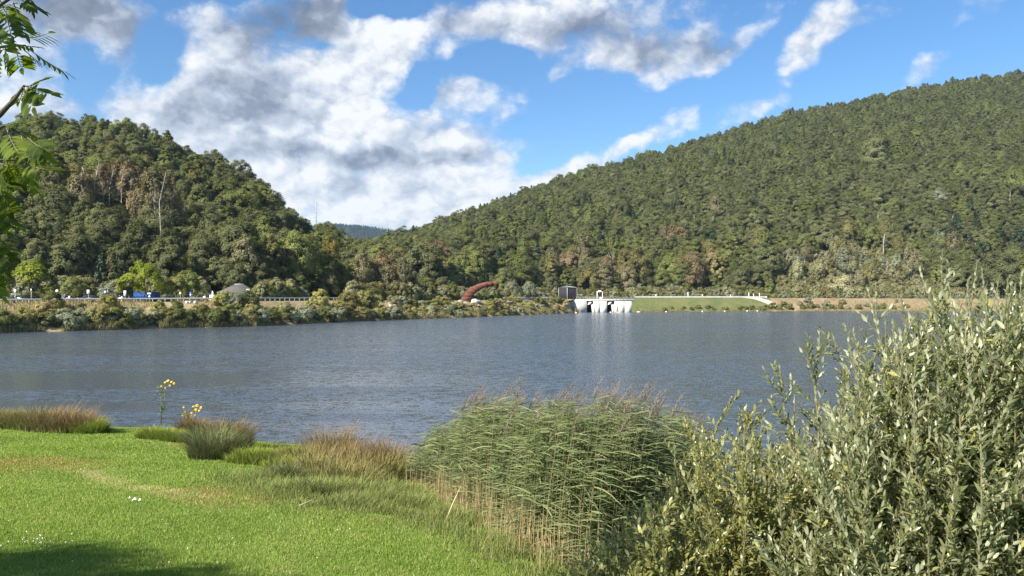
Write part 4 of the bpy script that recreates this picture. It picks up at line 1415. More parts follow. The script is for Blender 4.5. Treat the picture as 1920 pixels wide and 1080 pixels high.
    # pale stones on the low shore
    for j in range(70):
        px = random.choice([random.uniform(722, 765), random.uniform(845, 905), random.uniform(930, 975)])
        d = random.uniform(7, 15) if px < 800 else random.uniform(10, 19)
        x, y, z = on_bank(px, d)
        b = bmesh.new(); bmesh.ops.create_icosphere(b, subdivisions=1, radius=0.35 + 0.35 * random.random())
        for v in b.verts: v.co *= 0.75 + 0.5 * random.random()
        bmesh.ops.scale(b, vec=(1.3, 1, 0.7), verts=b.verts)
        me = bpy.data.meshes.new('stone'); b.to_mesh(me); b.free(); me.materials.append(M['stone'])
        o = link('stone', me, None, (x, y, z + 0.12))
        tag(o, 'pale rough stone lying among the shrubs on the low shore', 'stone', 'pale stones on the low shore')


def build_road_things():
    # guard rail
    g = thing('guard_rail', 'long galvanised guard rail along the road on the left bank', 'guard rail', (0, 0, 0))
    wall_along('beam', -60, 640, 12.6, 0.50, 0.78, 0.07, M['steel'], 90, g)
    me = None
    for px in np.concatenate([np.arange(-50, 480, 11.6), np.arange(488, 640, 9.2)]):
        x, y, z = on_bank(px, 12.75)
        if me is None:
            mb = MB(); mb.box(-0.045, 0.045, -0.05, 0.05, -0.3, 0.76); me = mb.data('post', M['steel'])
        link('post', me, g, (x, y, z))

    def sign(px, py_top, wpx, hpx, mat, shape, lb, pole='steel', d=13.2, extra=None, name='road_sign'):
        x, y, z = on_bank(px, d)
        s = y / F
        zt = EYE - (py_top - HY) * s
        t = thing(name, lb, 'sign', (x, y, z))
        w, h = wpx * s / 2, hpx * s
        top = zt - z
        mb = MB(); mb.tube([(0, 0.05, -0.1), (0, 0.05, max(top - 0.05, 0.3))], 0.042, 6); mb.build('pole', M[pole], t)
        if shape == 'round':
            n = 14
            poly = [(w * math.cos(a), top - h / 2 + h / 2 * math.sin(a)) for a in [2 * math.pi * i / n for i in range(n)]]
        elif shape == 'diamond':
            poly = [(0, top), (-w, top - h / 2), (0, top - h), (w, top - h / 2)]
        else:
            poly = [(-w, top), (-w, top - h), (w, top - h), (w, top)]
        mb = MB(); mb.prism(poly, -0.035, 0.0); mb.build('plate', M[mat], t)
        if extra:
            emat, fx0, fx1, fy0, fy1 = extra
            mb = MB(); mb.box(-w + 2 * w * fx0, -w + 2 * w * fx1, -0.055, -0.037, top - h * fy1, top - h * fy0); mb.build('inset', M[emat], t)
        return t
    sign(28.5, 542.5, 4.4, 6.0, 'white', 'square', 'small square white sign at the left end of the guard rail')
    sign(58.5, 541.5, 1.6, 5.0, 'white', 'square', 'narrow white marker post in front of the larger lime maple', name='marker_sign')
    sign(107, 543, 5.6, 5.6, 'white', 'round', 'round white sign above the bank top shrub')
    sign(118.5, 552, 6.4, 4.6, 'white', 'square', 'low white board just right of the round sign', name='notice_board')
    sign(130, 555, 2.8, 8.0, 'white', 'square', 'short pale post sign standing close to the low white board', name='marker_sign')
    sign(165.5, 543.5, 4.8, 7.6, 'white', 'square', 'tall white sign left of the dark car bonnet')
    sign(197.5, 544.5, 3.4, 9.5, 'sign_blue', 'square', 'narrow blue and white sign before the dark conifers', extra=('white', .15, .85, .12, .55))
    sign(201.5, 544, 1.2, 12, 'steel', 'square', 'thin grey pole close right of the blue and white sign', name='marker_sign')
    sign(234.5, 545, 4.6, 10, 'white', 'square', 'tall white double sign left of the blue container', extra=('steel', .1, .9, .48, .54))
    sign(241.5, 554, 2.8, 9.5, 'white', 'diamond', 'small white cone-like marker left of the blue container', name='marker_sign')
    sign(280, 549, 7.0, 3.2, 'white', 'square', 'white T-shaped sign in front of the blue container', extra=('sign_blue', .12, .35, .2, .8))
    sign(280.4, 553.5, 4.6, 4.6, 'white', 'diamond', 'white diamond plate below the T-shaped sign')
    sign(338, 547, 4.6, 6.4, 'white', 'diamond', 'white diamond sign alone right of the container')
    sign(357.5, 547, 3.6, 8.4, 'sign_blue', 'square', 'slim blue sign with a white lower half', extra=('white', .1, .9, .52, .9))
    sign(383.5, 555, 4.6, 4.6, 'white', 'round', 'low round white sign left of the white hoarding')
    sign(465, 541.5, 5.4, 8.8, 'white', 'square', 'white sign with a blue emblem at the right end of the pavilion', extra=('sign_blue', .3, .75, .25, .75))
    # white hoarding
    x, y, z = on_bank(398, 13.4); s = y / F
    t = thing('hoarding', 'white rectangular hoarding with a pointed panel left of the pavilion', 'board', (x, y, z))
    zt = EYE - (553 - HY) * s - z
    mb = MB(); mb.box(-5.2 * s, 5.4 * s, 0, 0.06, 0.05, zt); mb.build('board', M['white'], t)
    mb = MB(); mb.prism([(-1.6 * s, zt), (3.4 * s, zt), (1.6 * s, zt + 4.4 * s), (-0.4 * s, zt + 8.2 * s)], 0.08, 0.14); mb.build('pointed_panel', M['white'], t)
    for dx in (-4.6, 4.6):
        mb = MB(); mb.box(dx * s - 0.05, dx * s + 0.05, 0.07, 0.16, -0.2, zt); mb.build('leg', M['steel'], t)
    for px, w in ((350, 4), (356, 2.5), (366, 3.4)):
        x, y, z = on_bank(px, 10.9)
        mb = MB(); mb.box(-w * 0.05, w * 0.05, -0.2, 0.2, 0, 0.42)
        mb2 = MB(); mb2.tube([(-w * .05, 0, 0), (-w * .05, 0, .5), (w * .05, 0, .5), (w * .05, 0, 0)], .03, 5)
        t = thing('white_block', 'small white block on the slope below the guard rail', 'block', (x, y, z - 0.05), 0, 'white blocks below the rail')
        mb.build('body', M['white'], t); mb2.build('lifting_loop', M['steel'], t)

    # blue container
    y = 150.0; s = y / F
    x = (270 - 960) * s
    z = float(far_z(x, y))
    t = thing('container', 'bright blue box container parked under the lime maple', 'container', (x, y, z), R(-4))
    w, h, dp = 19.5 * s, EYE - (548.6 - HY) * s - z, 2.4
    mb = MB(); mb.box(-w, w, 0, dp, 0.25, h); mb.build('body', M['blue'], t)
    for i in range(15):
        u = -w + 0.12 + i * (2 * w - 0.3) / 15
        mb = MB(); mb.box(u, u + 0.13, -0.05, -0.002, 0.4, h - 0.15); mb.build('wall_rib', M['blue'], t)
    mb = MB(); mb.box(-w - 0.04, w + 0.04, -0.07, dp + 0.05, h, h + 0.1); mb.build('roof', M['blue'], t)
    for u in (-w - 0.03, w - 0.09):
        mb = MB(); mb.box(u, u + 0.12, -0.08, -0.004, 0.1, h); mb.build('corner_post', M['blue'], t)
    mb = MB(); mb.box(-w, w, 0.1, dp - 0.1, 0.0, 0.25); mb.build('base_frame', M['black'], t)

    # grey-roofed pavilion
    y = 166.0; s = y / F
    x = (438 - 960) * s
    z = float(far_z(x, y))
    t = thing('pavilion', 'low pavilion with a broad grey hipped roof behind the shrubs', 'building', (x, y, z))
    ze = EYE - (548 - HY) * s - z; zr = EYE - (532.6 - HY) * s - z
    a, b, d0, d1 = -31 * s, 30 * s, 0.0, 6.5
    mb = MB()
    mb.add([(a, d0, ze), (b, d0, ze), (b, d1, ze), (a, d1, ze), (-8 * s, 3.2, zr), (9 * s, 3.2, zr),
            (a, d0, ze - .18), (b, d0, ze - .18), (b, d1, ze - .18), (a, d1, ze - .18)],
           [(0, 1, 5, 4), (2, 3, 4, 5), (6, 7, 1, 0), (7, 8, 2, 1), (8, 9, 3, 2), (9, 6, 0, 3), (6, 9, 8, 7)], [(1, 2, 5), (3, 0, 4)])
    mb.build('roof', M['roof'], t)
    mb = MB(); mb.tube([(-8 * s, 3.2, zr + .03), (9 * s, 3.2, zr + .03)], .09, 6); mb.build('ridge_cap', M['steel'], t)
    mb = MB(); mb.box(a + 1, b - 1, 1.2, d1 - 1, 0, ze - .185); mb.build('wall', M['timber'], t)
    for u in np.linspace(a + .5, b - .5, 6):
        mb = MB(); mb.box(u - .09, u + .09, .3, .48, 0, ze - .185); mb.build('post', M['timber'], t)

    # parked cars: only their upper parts clear the rail
    def car(px, y, mat, lb, rz):
        x = (px - 960) / F * y
        z = float(far_z(x, y))
        t = thing('parked_car', lb, 'car', (x, y, z), rz, 'cars parked behind the guard rail')
        side = [(-2.1, .35), (-2.15, .75), (-1.95, .92), (-1.5, 1.0), (-.85, 1.42), (.55, 1.45), (1.25, 1.0), (1.95, .88), (2.15, .7), (2.15, .35)]
        mb = MB(); mb.prism(side, -.85, .85); mb.build('body', M[mat], t)
        for yy in (-.87, .85):
            mb = MB(); mb.prism([(-1.3, 1.02), (-.82, 1.36), (-.15, 1.38), (-.15, 1.02)], yy, yy + .02); mb.build('side_window', M['glass'], t)
            mb = MB(); mb.prism([(-.08, 1.02), (-.08, 1.38), (.5, 1.38), (1.05, 1.02)], yy, yy + .02); mb.build('side_window', M['glass'], t)
            for xx in (-1.35, 1.35):
                mb = MB(); mb.tube([(xx, yy - .06, .33), (xx, yy + .1, .33)], .33, 14); mb.build('wheel', M['black'], t)
        mb = MB(); mb.add([(.58, -.7, 1.447), (.58, .7, 1.447), (1.24, .74, 1.02), (1.24, -.74, 1.02)], [(0, 1, 2, 3)])
        mb.V[0][:, 0] += .012; mb.V[0][:, 2] += .012
        mb.build('windscreen', M['glass'], t)
        for yy in (-.7, .45):
            mb = MB(); mb.box(2.152, 2.17, yy, yy + .25, .62, .74); mb.build('headlight', M['white'], t)
    car(40, 140, 'car_dark', 'black car parked left of the narrow white marker post', R(4))
    car(172, 143, 'car_dark', 'dark car parked right of the tall white sign', R(8))
    car(133, 146, 'car_silver', 'silver car half hidden behind the low white board', R(3))
    car(232, 146, 'car_dark', 'dark car parked just left of the blue container', R(176))


build_dam()
build_road_things()


# ================================================================ near shore plants
def blade_strips(name, base, h, w, dirx, diry, bend, mat, tint, seg=3, zsag=0.0):
    """grass-like blades as tapered bent strips; all arguments per blade"""
    n = len(base)
    f = np.linspace(0, 1, seg + 1)
    side = np.stack([-diry, dirx, np.zeros(n)], -1)
    out = np.stack([dirx, diry, np.zeros(n)], -1)
    V = np.empty((n, seg + 1, 2, 3))
    for i, u in enumerate(f):
        c = base + np.array([0, 0, 1.0]) * (h * (u - zsag * u ** 2 * 1.0))[:, None] + out * (bend * h * u ** 2)[:, None]
        ww = (w * (1 - u ** 1.6) * 0.5 + 0.0004)[:, None]
        V[:, i, 0] = c - side * ww
        V[:, i, 1] = c + side * ww
    k = (seg + 1) * 2
    q = np.array([(2 * i, 2 * i + 1, 2 * i + 3, 2 * i + 2) for i in range(seg)])
    Q = (np.arange(n)[:, None, None] * k + q[None]).reshape(-1, 4)
    hh = np.tile(np.repeat(f, 2), n)
    return mesh_np(name, V.reshape(-1, 3), Q, [mat], {'tint': np.repeat(tint, k), 'hgt': hh})


def blade_mat(name, low, high, alt, trans=0.3, mixpos=(0.25, 0.9), gloss=0.0):
    """colour runs from base to tip (dry tips, green bases) and varies from blade to blade"""
    m, k = new_mat(name)
    h = k.n('ShaderNodeAttribute', attribute_name='hgt').outputs['Fac']
    a = k.n('ShaderNodeAttribute', attribute_name='tint').outputs['Fac']
    c = k.mix(k.ss(h, *mixpos), low, high)
    c = k.mix(k.ss(a, 0.45, 0.95, 0, 0.85), c, alt)
    c = k.vm('SCALE', c)
    k.put(c.node.inputs[3], k.m('ADD', 0.75, k.m('MULTIPLY', k.m('FRACT', k.m('MULTIPLY', a, 9.7)), 0.5)))
    df = k.n('ShaderNodeBsdfDiffuse'); k.put(df.inputs[0], c)
    tr = k.n('ShaderNodeBsdfTranslucent'); k.put(tr.inputs[0], c)
    ms = k.n('ShaderNodeMixShader'); ms.inputs[0].default_value = trans
    k.t.links.new(df.outputs[0], ms.inputs[1]); k.t.links.new(tr.outputs[0], ms.inputs[2])
    sh = ms.outputs[0]
    if gloss:
        g = k.n('ShaderNodeBsdfGlossy'); g.inputs['Roughness'].default_value = 0.4
        m2 = k.n('ShaderNodeMixShader'); m2.inputs[0].default_value = gloss
        k.t.links.new(sh, m2.inputs[1]); k.t.links.new(g.outputs[0], m2.inputs[2]); sh = m2.outputs[0]
    return finish(m, k, sh)


M['sedge_red'] = blade_mat('sedge_red', (0.13, 0.14, 0.05), (0.235, 0.150, 0.075), (0.30, 0.225, 0.105))
M['sedge_straw'] = blade_mat('sedge_straw', (0.17, 0.19, 0.06), (0.29, 0.235, 0.10), (0.22, 0.22, 0.075))
M['sedge_green'] = blade_mat('sedge_green', (0.085, 0.115, 0.045), (0.165, 0.205, 0.085), (0.26, 0.22, 0.11))
M['lush'] = blade_mat('lush_grass', (0.13, 0.19, 0.03), (0.25, 0.31, 0.05), (0.30, 0.30, 0.08), 0.35)
M['verge_blade'] = blade_mat('verge_grass', (0.135, 0.185, 0.042), (0.215, 0.270, 0.075), (0.34, 0.31, 0.14), 0.35)
M['reed_leaf'] = blade_mat('reed_leaf', (0.128, 0.165, 0.068), (0.205, 0.240, 0.112), (0.32, 0.30, 0.15), 0.30, (0, 1), 0.0)
M['reed_dry'] = blade_mat('reed_dry', (0.42, 0.32, 0.17), (0.48, 0.37, 0.20), (0.33, 0.24, 0.12), 0.25)
M['reed_stalk'] = blade_mat('reed_stalk', (0.40, 0.31, 0.16), (0.15, 0.18, 0.075), (0.34, 0.27, 0.14), 0.0, (0.22, 0.5))
M['plume'] = blade_mat('reed_plume', (0.20, 0.165, 0.125), (0.31, 0.26, 0.205), (0.26, 0.215, 0.165), 0.3)


def lawn_at(px, py):
    X, Y = lawn_point(px, py)
    return X, Y


def tussock(px, py, rad, h, n, mat, label, group=None, rim=None, lean=0.25, lift=None, sy=0.75, nm='grass_tussock'):
    """a mound of fine blades arching outwards"""
    X, Y = lawn_at(px, py)
    z0 = max(float(lawn_z(X, Y)), 0.0)
    t = thing(nm, label, 'grass tussock', (X, Y, z0), 0, group)
    for part_, m_, frac, hs in (('blades', mat, 0.72 if rim else 1.0, 1.0), ('green_base', rim, 0.28, 0.6)):
        if m_ is None:
            continue
        k_ = int(n * frac)
        rr = rad * np.sqrt(rng.random(k_)); th = rng.random(k_) * 6.283
        bx_, by_ = rr * np.cos(th), rr * np.sin(th) * sy
        if part_ == 'green_base':
            bx_, by_ = bx_ * 1.12, by_ * 1.12
        dome = np.sqrt(np.clip(1 - (rr / (rad * 1.1)) ** 2, 0.08, 1))
        bz = np.maximum(lawn_z(X + bx_, Y + by_), -0.1) - z0
        hh = 1.5 * h * hs * (0.30 + 0.70 * dome) * (0.35 + 0.85 * rng.random(k_)) * (0.6 + 0.8 * fbm(bx_ * 3.1 + X * 7, by_ * 3.1 + Y * 5, 2, 8))
        a = th + 0.9 * rng.normal(size=k_)
        dx, dy = np.cos(a) + lean, np.sin(a)
        L = np.hypot(dx, dy) + 1e-6
        bend = (0.20 + 0.65 * rng.random(k_)) * (0.30 + 0.8 * rr / rad)
        if m_ == 'sedge_green':
            bend = bend * 1.1 + 0.10
        w = np.full(k_, 0.016 * max(1, Y / 20)) * (0.6 + 0.8 * rng.random(k_))
        me = blade_strips(part_, np.stack([bx_, by_, bz - 0.02], -1), hh, w, dx / L, dy / L, bend, M[m_], rng.random(k_), 3, 0.28)
        o = link(part_, me, t)
        o['kind'] = 'stuff'
    return t


# left mound of reddish straw sedge
for px, py, rad, h, mat, lb in [(20, 800, 1.2, .55, 'sedge_straw', 'straw-coloured sedge tussock at the left edge of the shore'), (70, 803, 1.3, .72, 'sedge_straw', 'tall straw and red sedge tussock, second from the left edge'),
                                (112, 808, 1.2, .78, 'sedge_red', 'reddish sedge tussock on the crest of the left mound'), (145, 811, 0.9, .66, 'sedge_red', 'red-brown sedge tussock near the right end of the left mound'),
                                (172, 812, 0.55, .42, 'lush', 'small bright green tuft closing the left mound on the right'), (-30, 800, 1.3, .6, 'sedge_straw', 'straw sedge tussock cut by the left edge of the view')]:
    tussock(px, py, rad, h, 2600, mat, lb, rim='verge_blade' if mat != 'lush' else None)
# middle island of tussocks with the dark sedge clump
for px, py, rad, h, mat, lb in [(300, 824, 0.75, .34, 'lush', 'low bright green tuft left of the yellow flowers'), (335, 828, 0.7, .36, 'lush', 'low bright green tuft below the yellow flowers'),
                                (366, 820, 0.55, .70, 'sedge_red', 'domed reddish brown sedge tussock right of the yellow flowers'), (432, 838, 0.62, .82, 'sedge_red', 'dark reddish drooping sedge tussock over the water'),
                                (404, 860, 0.70, .72, 'sedge_green', 'tall dark green sedge clump with arching blades at the water inlet'), (380, 836, 0.5, .55, 'sedge_green', 'green sedge between the domed red tussock and the dark clump')]:
    tussock(px, py, rad, h, 2400, mat, lb, rim='sedge_green' if mat == 'sedge_red' else None, lean=0.1)
# low lush grass along the inlet and the wide reddish meadow before the reeds
for px, py, rad, h, mat, lb in [(480, 868, 0.8, .36, 'lush', 'bright yellow-green grass tuft on the point of the inlet, left one'), (520, 872, 0.9, .42, 'lush', 'bright yellow-green grass tuft on the point of the inlet, right one'),
                                (548, 890, 0.7, .35, 'lush', 'bright green tuft before the reddish sedge'), (540, 905, .6, .40, 'sedge_green', 'grey-green tuft at the left foot of the reddish sedge'),
                                (575, 880, 0.8, .62, 'sedge_straw', 'straw sedge tussock at the left end of the wide reddish stand'), (618, 868, 0.75, .85, 'sedge_red', 'tallest red-brown sedge tussock, breaking the water line'),
                                (640, 888, 0.9, .70, 'sedge_red', 'reddish sedge tussock in the middle of the wide stand'), (688, 880, 0.9, .74, 'sedge_red', 'reddish sedge tussock near the water, right half of the stand'),
                                (700, 902, 0.9, .70, 'sedge_straw', 'straw and rust sedge tussock in front of the stand'), (735, 890, 0.8, .82, 'sedge_red', 'reddish sedge tussock touching the reeds'),
                                (600, 902, 0.8, .60, 'sedge_straw', 'straw sedge tussock at the front left of the stand'), (650, 915, 0.8, .55, 'sedge_straw', 'straw sedge tussock at the front centre of the stand'),
                                (600, 925, 0.9, .30, 'verge_blade', 'dark green grass tuft under the reddish stand, left'), (670, 932, 1.0, .30, 'verge_blade', 'dark green grass tuft under the reddish stand, centre'), (735, 930, 0.9, .34, 'verge_blade', 'dark green grass tuft under the reddish stand, by the reeds')]:
    tussock(px, py, rad, h, 2300, mat, lb, rim='sedge_green' if mat not in ('lush', 'sedge_green', 'verge_blade') else None)


# unmown fringe between lawn and shore plants
def fringe():
    N = 60000
    pts = [(430, 905), (520, 925), (600, 950), (700, 962), (770, 968), (850, 985), (930, 1018), (1000, 1062), (1060, 1100)]
    W = np.array([lawn_point(*p) for p in pts])
    s = rng.random(N) * (len(W) - 1.001)
    i = s.astype(int); f = (s - i)[:, None]
    P = W[i] * (1 - f) + W[i + 1] * f
    off = rng.normal(size=(N, 2)) * np.array([0.55, 0.75]) + np.array([0.25, 0.45])
    P = P + off
    clump = fbm(P[:, 0] * 1.6, P[:, 1] * 1.6, 2, 61)
    z = lawn_z(P[:, 0], P[:, 1])
    d = np.clip(0.5 + off[:, 1], 0.1, 1.6)
    h = (0.07 + 0.20 * rng.random(N)) * (0.35 + 0.75 * d) * (0.4 + 1.1 * clump)
    ok = (clump > 0.30) & (z > 0.02)
    P, z, h = P[ok], z[ok], h[ok]
    N = len(P)
    th = rng.random(N) * 6.283
    me = blade_strips('tall_grass', np.column_stack([P, z - 0.02]), h, 0.009 * (0.7 + 0.6 * rng.random(N)), np.cos(th), np.sin(th), 0.2 + 0.7 * rng.random(N), M['verge_blade'], rng.random(N), 2, 0.15)
    tag(link('tall_grass', me), kind='stuff')


fringe()


# ---------------------------------------------------------------- reed bed
def reeds():
    # ground plan of the clump: front edge and back edge against bearing
    r = np.random.default_rng(77)
    front = np.array([lawn_point(*p) for p in [(756, 912), (830, 945), (900, 985), (970, 1030), (1030, 1062), (1090, 1085), (1190, 1090), (1300, 1060)]])
    n = 2500
    s = r.random(n) * (len(front) - 1.001)
    i = s.astype(int); f = (s - i)[:, None]
    P = front[i] * (1 - f) + front[i + 1] * f
    dep = 4.0 * r.random(n) ** 0.9
    P = P + np.column_stack([dep * 0.22, dep]) + r.normal(size=(n, 2)) * 0.12
    z = np.maximum(lawn_z(P[:, 0], P[:, 1]), -0.25)
    px = 960 + F * P[:, 0] / P[:, 1]
    topy = 40 * (vnoise(px / 26.0, px * 0 + 3.3, 12) - 0.55) + np.interp(px, [740, 770, 800, 850, 900, 960, 1050, 1130, 1160, 1210, 1250, 1300], [842, 818, 790, 762, 748, 744, 752, 752, 738, 764, 780, 815])
    zt = EYE - (topy + 10 - HY) / F * P[:, 1]
    h = np.clip((zt - z) * (0.74 + 0.36 * r.random(n) ** 1.3), 0.9, 3.8)
    t = thing('reed_bed', 'tall dense bed of green reeds with brown plumes, leaning right at the water edge', 'reeds', (front[3][0], front[3][1], 0.0))
    o3 = np.array([t.location.x, t.location.y, 0])
    B = np.column_stack([P, z - 0.05]) - o3
    lean = 0.03 + 0.11 * r.random(n)
    tint = r.random(n)
    # stalks: three-sided tapered stems bending right
    seg = 5
    u = np.linspace(0, 1, seg + 1)
    V = np.empty((n, seg + 1, 3, 3))
    ly = r.normal(size=n) * 0.05

    def axis(k_, uu):
        return B[k_] + np.stack([lean[k_] * h[k_] * uu ** 2, ly[k_] * h[k_] * uu ** 2, h[k_] * uu * (1 - 0.02 * uu)], -1)
    allk = np.arange(n)
    for q, uu in enumerate(u):
        c = axis(allk, np.full(n, uu))
        rad = 0.0062 * (1 - 0.65 * uu)
        for j in range(3):
            a = j * 2.094
            V[:, q, j] = c + np.array([math.cos(a), math.sin(a), 0]) * rad
    quad = np.array([(q * 3 + j, q * 3 + (j + 1) % 3, q * 3 + 3 + (j + 1) % 3, q * 3 + 3 + j) for q in range(seg) for j in range(3)])
    Q = (allk[:, None, None] * (seg + 1) * 3 + quad[None]).reshape(-1, 4)
    me = mesh_np('stalks', V.reshape(-1, 3), Q, [M['reed_stalk']], {'tint': np.repeat(tint, (seg + 1) * 3), 'hgt': np.tile(np.repeat(u, 3), n)})
    o = link('stalks', me, t); o['kind'] = 'stuff'

    # leaves: long blades that leave the stalk, rise a little, then stream right and down in the wind
    def leaves(name, per, lo, hi, mat, seed, sel=None, droop=1.0):
        r2 = np.random.default_rng(seed)
        kk = np.repeat(allk if sel is None else sel, per)
        m_ = len(kk)
        uu = lo + (hi - lo) * r2.random(m_)
        A = axis(kk, uu)
        ang = r2.normal(size=m_) * 0.50                       # mostly towards +X
        flip = r2.random(m_) < 0.14
        ang = np.where(flip, ang + math.pi * 0.8, ang)
        L = (0.22 + 0.28 * r2.random(m_))
        up = 0.20 + 0.55 * r2.random(m_)
        dr = (0.22 + 0.36 * r2.random(m_)) * droop
        sg = 3
        w = 0.014 + 0.011 * r2.random(m_)
        out = np.stack([np.cos(ang), np.sin(ang), np.zeros(m_)], -1)
        tw = r2.normal(size=m_) * 0.5
        side = np.stack([-np.sin(ang) * np.cos(tw), np.cos(ang) * np.cos(tw), np.sin(tw)], -1)
        VV = np.empty((m_, sg + 1, 2, 3))
        for q in range(sg + 1):
            v = q / sg
            c = A + out * (L * v * (1 - 0.12 * v))[:, None]
            c[:, 2] += L * (up * v - (dr + 0.16) * v ** 1.4)
            ww = (w * (0.75, 1.0, 0.75, 0.06)[q] * 0.5)[:, None]
            VV[:, q, 0] = c - side * ww
            VV[:, q, 1] = c + side * ww
        qd = np.array([(2 * q, 2 * q + 1, 2 * q + 3, 2 * q + 2) for q in range(sg)])
        QQ = (np.arange(m_)[:, None, None] * (sg + 1) * 2 + qd[None]).reshape(-1, 4)
        tn = 0.6 * r2.random(m_) + 0.4 * tint[kk] * r2.random(m_)
        me = mesh_np(name, VV.reshape(-1, 3), QQ, [M[mat]], {'tint': np.repeat(tn, (sg + 1) * 2), 'hgt': np.tile(np.repeat(np.linspace(0, 1, sg + 1), 2), m_)})
        o = link(name, me, t); o['kind'] = 'stuff'
    leaves('green_leaves', 26, 0.04, 0.97, 'reed_leaf', 5)
    frontish = allk[(dep < 1.6)]
    nd = 3600
    kd = frontish[r.integers(0, len(frontish), nd)]
    bd = B[kd] + np.column_stack([r.normal(size=(nd, 2)) * 0.16, np.zeros(nd)])
    ad = r.random(nd) * 6.283
    me = blade_strips('dry_stalks', bd, (0.25 + 0.75 * r.random(nd)) * (0.35 + 0.9 * fbm(bd[:, 0] * 1.1, bd[:, 1] * 0.4 + 7, 2, 19)), 0.007 + 0.006 * r.random(nd), np.cos(ad), np.sin(ad), 0.05 + 0.28 * r.random(nd) ** 2, M['reed_dry'], r.random(nd), 3, 0.05)
    o = link('dry_stalks', me, t); o['kind'] = 'stuff'

    # plumes: drooping brown panicles on the tallest stalks, each its own object
    pm = []
    for v_ in range(4):
        m2 = 64
        r3 = np.random.default_rng(300 + v_)
        uu = r3.random(m2)
        A = np.stack([0.16 * uu ** 1.5, r3.normal(size=m2) * 0.006, 0.30 * uu], -1)
        ang = r3.normal(size=m2) * 1.0
        L = (0.05 + 0.11 * r3.random(m2)) * (1.1 - 0.7 * uu)
        base = A
        me = blade_strips('plume', base, L * 1.3, np.full(m2, 0.007), np.cos(ang), np.sin(ang), 1.0 + 0.6 * r3.random(m2), M['plume'], r3.random(m2), 2, 0.75)
        pm.append(me)
    order_ = np.argsort(-(h * 0.18 + r.random(n) * 1.0))
    for c_, k_ in enumerate(order_[:200]):
        tip = axis(np.array([k_]), np.array([0.98]))[0]
        o = link('plume', pm[c_ % 4], t, tuple(tip))
        o.rotation_euler = (0, 0.15 * random.random(), random.uniform(-0.9, 0.9))
        s_ = 0.8 + 0.6 * random.random()
        o.scale = (s_, s_, s_)

    # fallen straw-coloured stalks in front of the bed
    for j, (pa, pb, lb) in enumerate([((562, 954), (612, 941), 'long pale dead reed stalk lying on the mown grass'), ((835, 985), (858, 938), 'dry reed stalk leaning out over the grass at the reed foot'),
                                      ((775, 952), (832, 940), 'dry reed stalk lying flat before the reeds'), ((865, 938), (892, 964), 'broken dry reed stalk pointing right at the reed foot')]):
        a = np.array([*lawn_point(*pa), 0]); b = np.array([*lawn_point(*pb), 0])
        a[2] = lawn_z(a[0], a[1]) + 0.06; b[2] = lawn_z(b[0], b[1]) + 0.10
        if j == 1:
            b = a + np.array([0.25, 0.3, 0.55])
        if j == 3:
            b = a + np.array([0.40, -0.2, -0.02]); a[2] += 0.35
        mb = MB(); mb.tube([a, (a + b) / 2 + np.array([0, 0, .02]), b], [0.011, 0.009, 0.006], 5)
        me = mb.data('fallen_stalk', M['stalk_dry'])
        o = link('fallen_stalk', me); tag(o, lb, 'reed stalk')


M['stalk_dry'] = plain('dry_stalk', (0.55, 0.46, 0.26), 0.8, 0.2, 5)
reeds()


# ---------------------------------------------------------------- yellow flowers on the shore
M['petal'] = plain('yellow_petal', (0.72, 0.50, 0.03), 0.6, 0.15, 20, bmp=0)
M['flower_leaf'] = foliage('flower_leaf', (0.10, 0.15, 0.055), (0.18, 0.22, 0.10), 0.3)
M['flower_heart'] = plain('flower_heart', (0.30, 0.18, 0.03), 0.8, 0.2, 20, bmp=0)


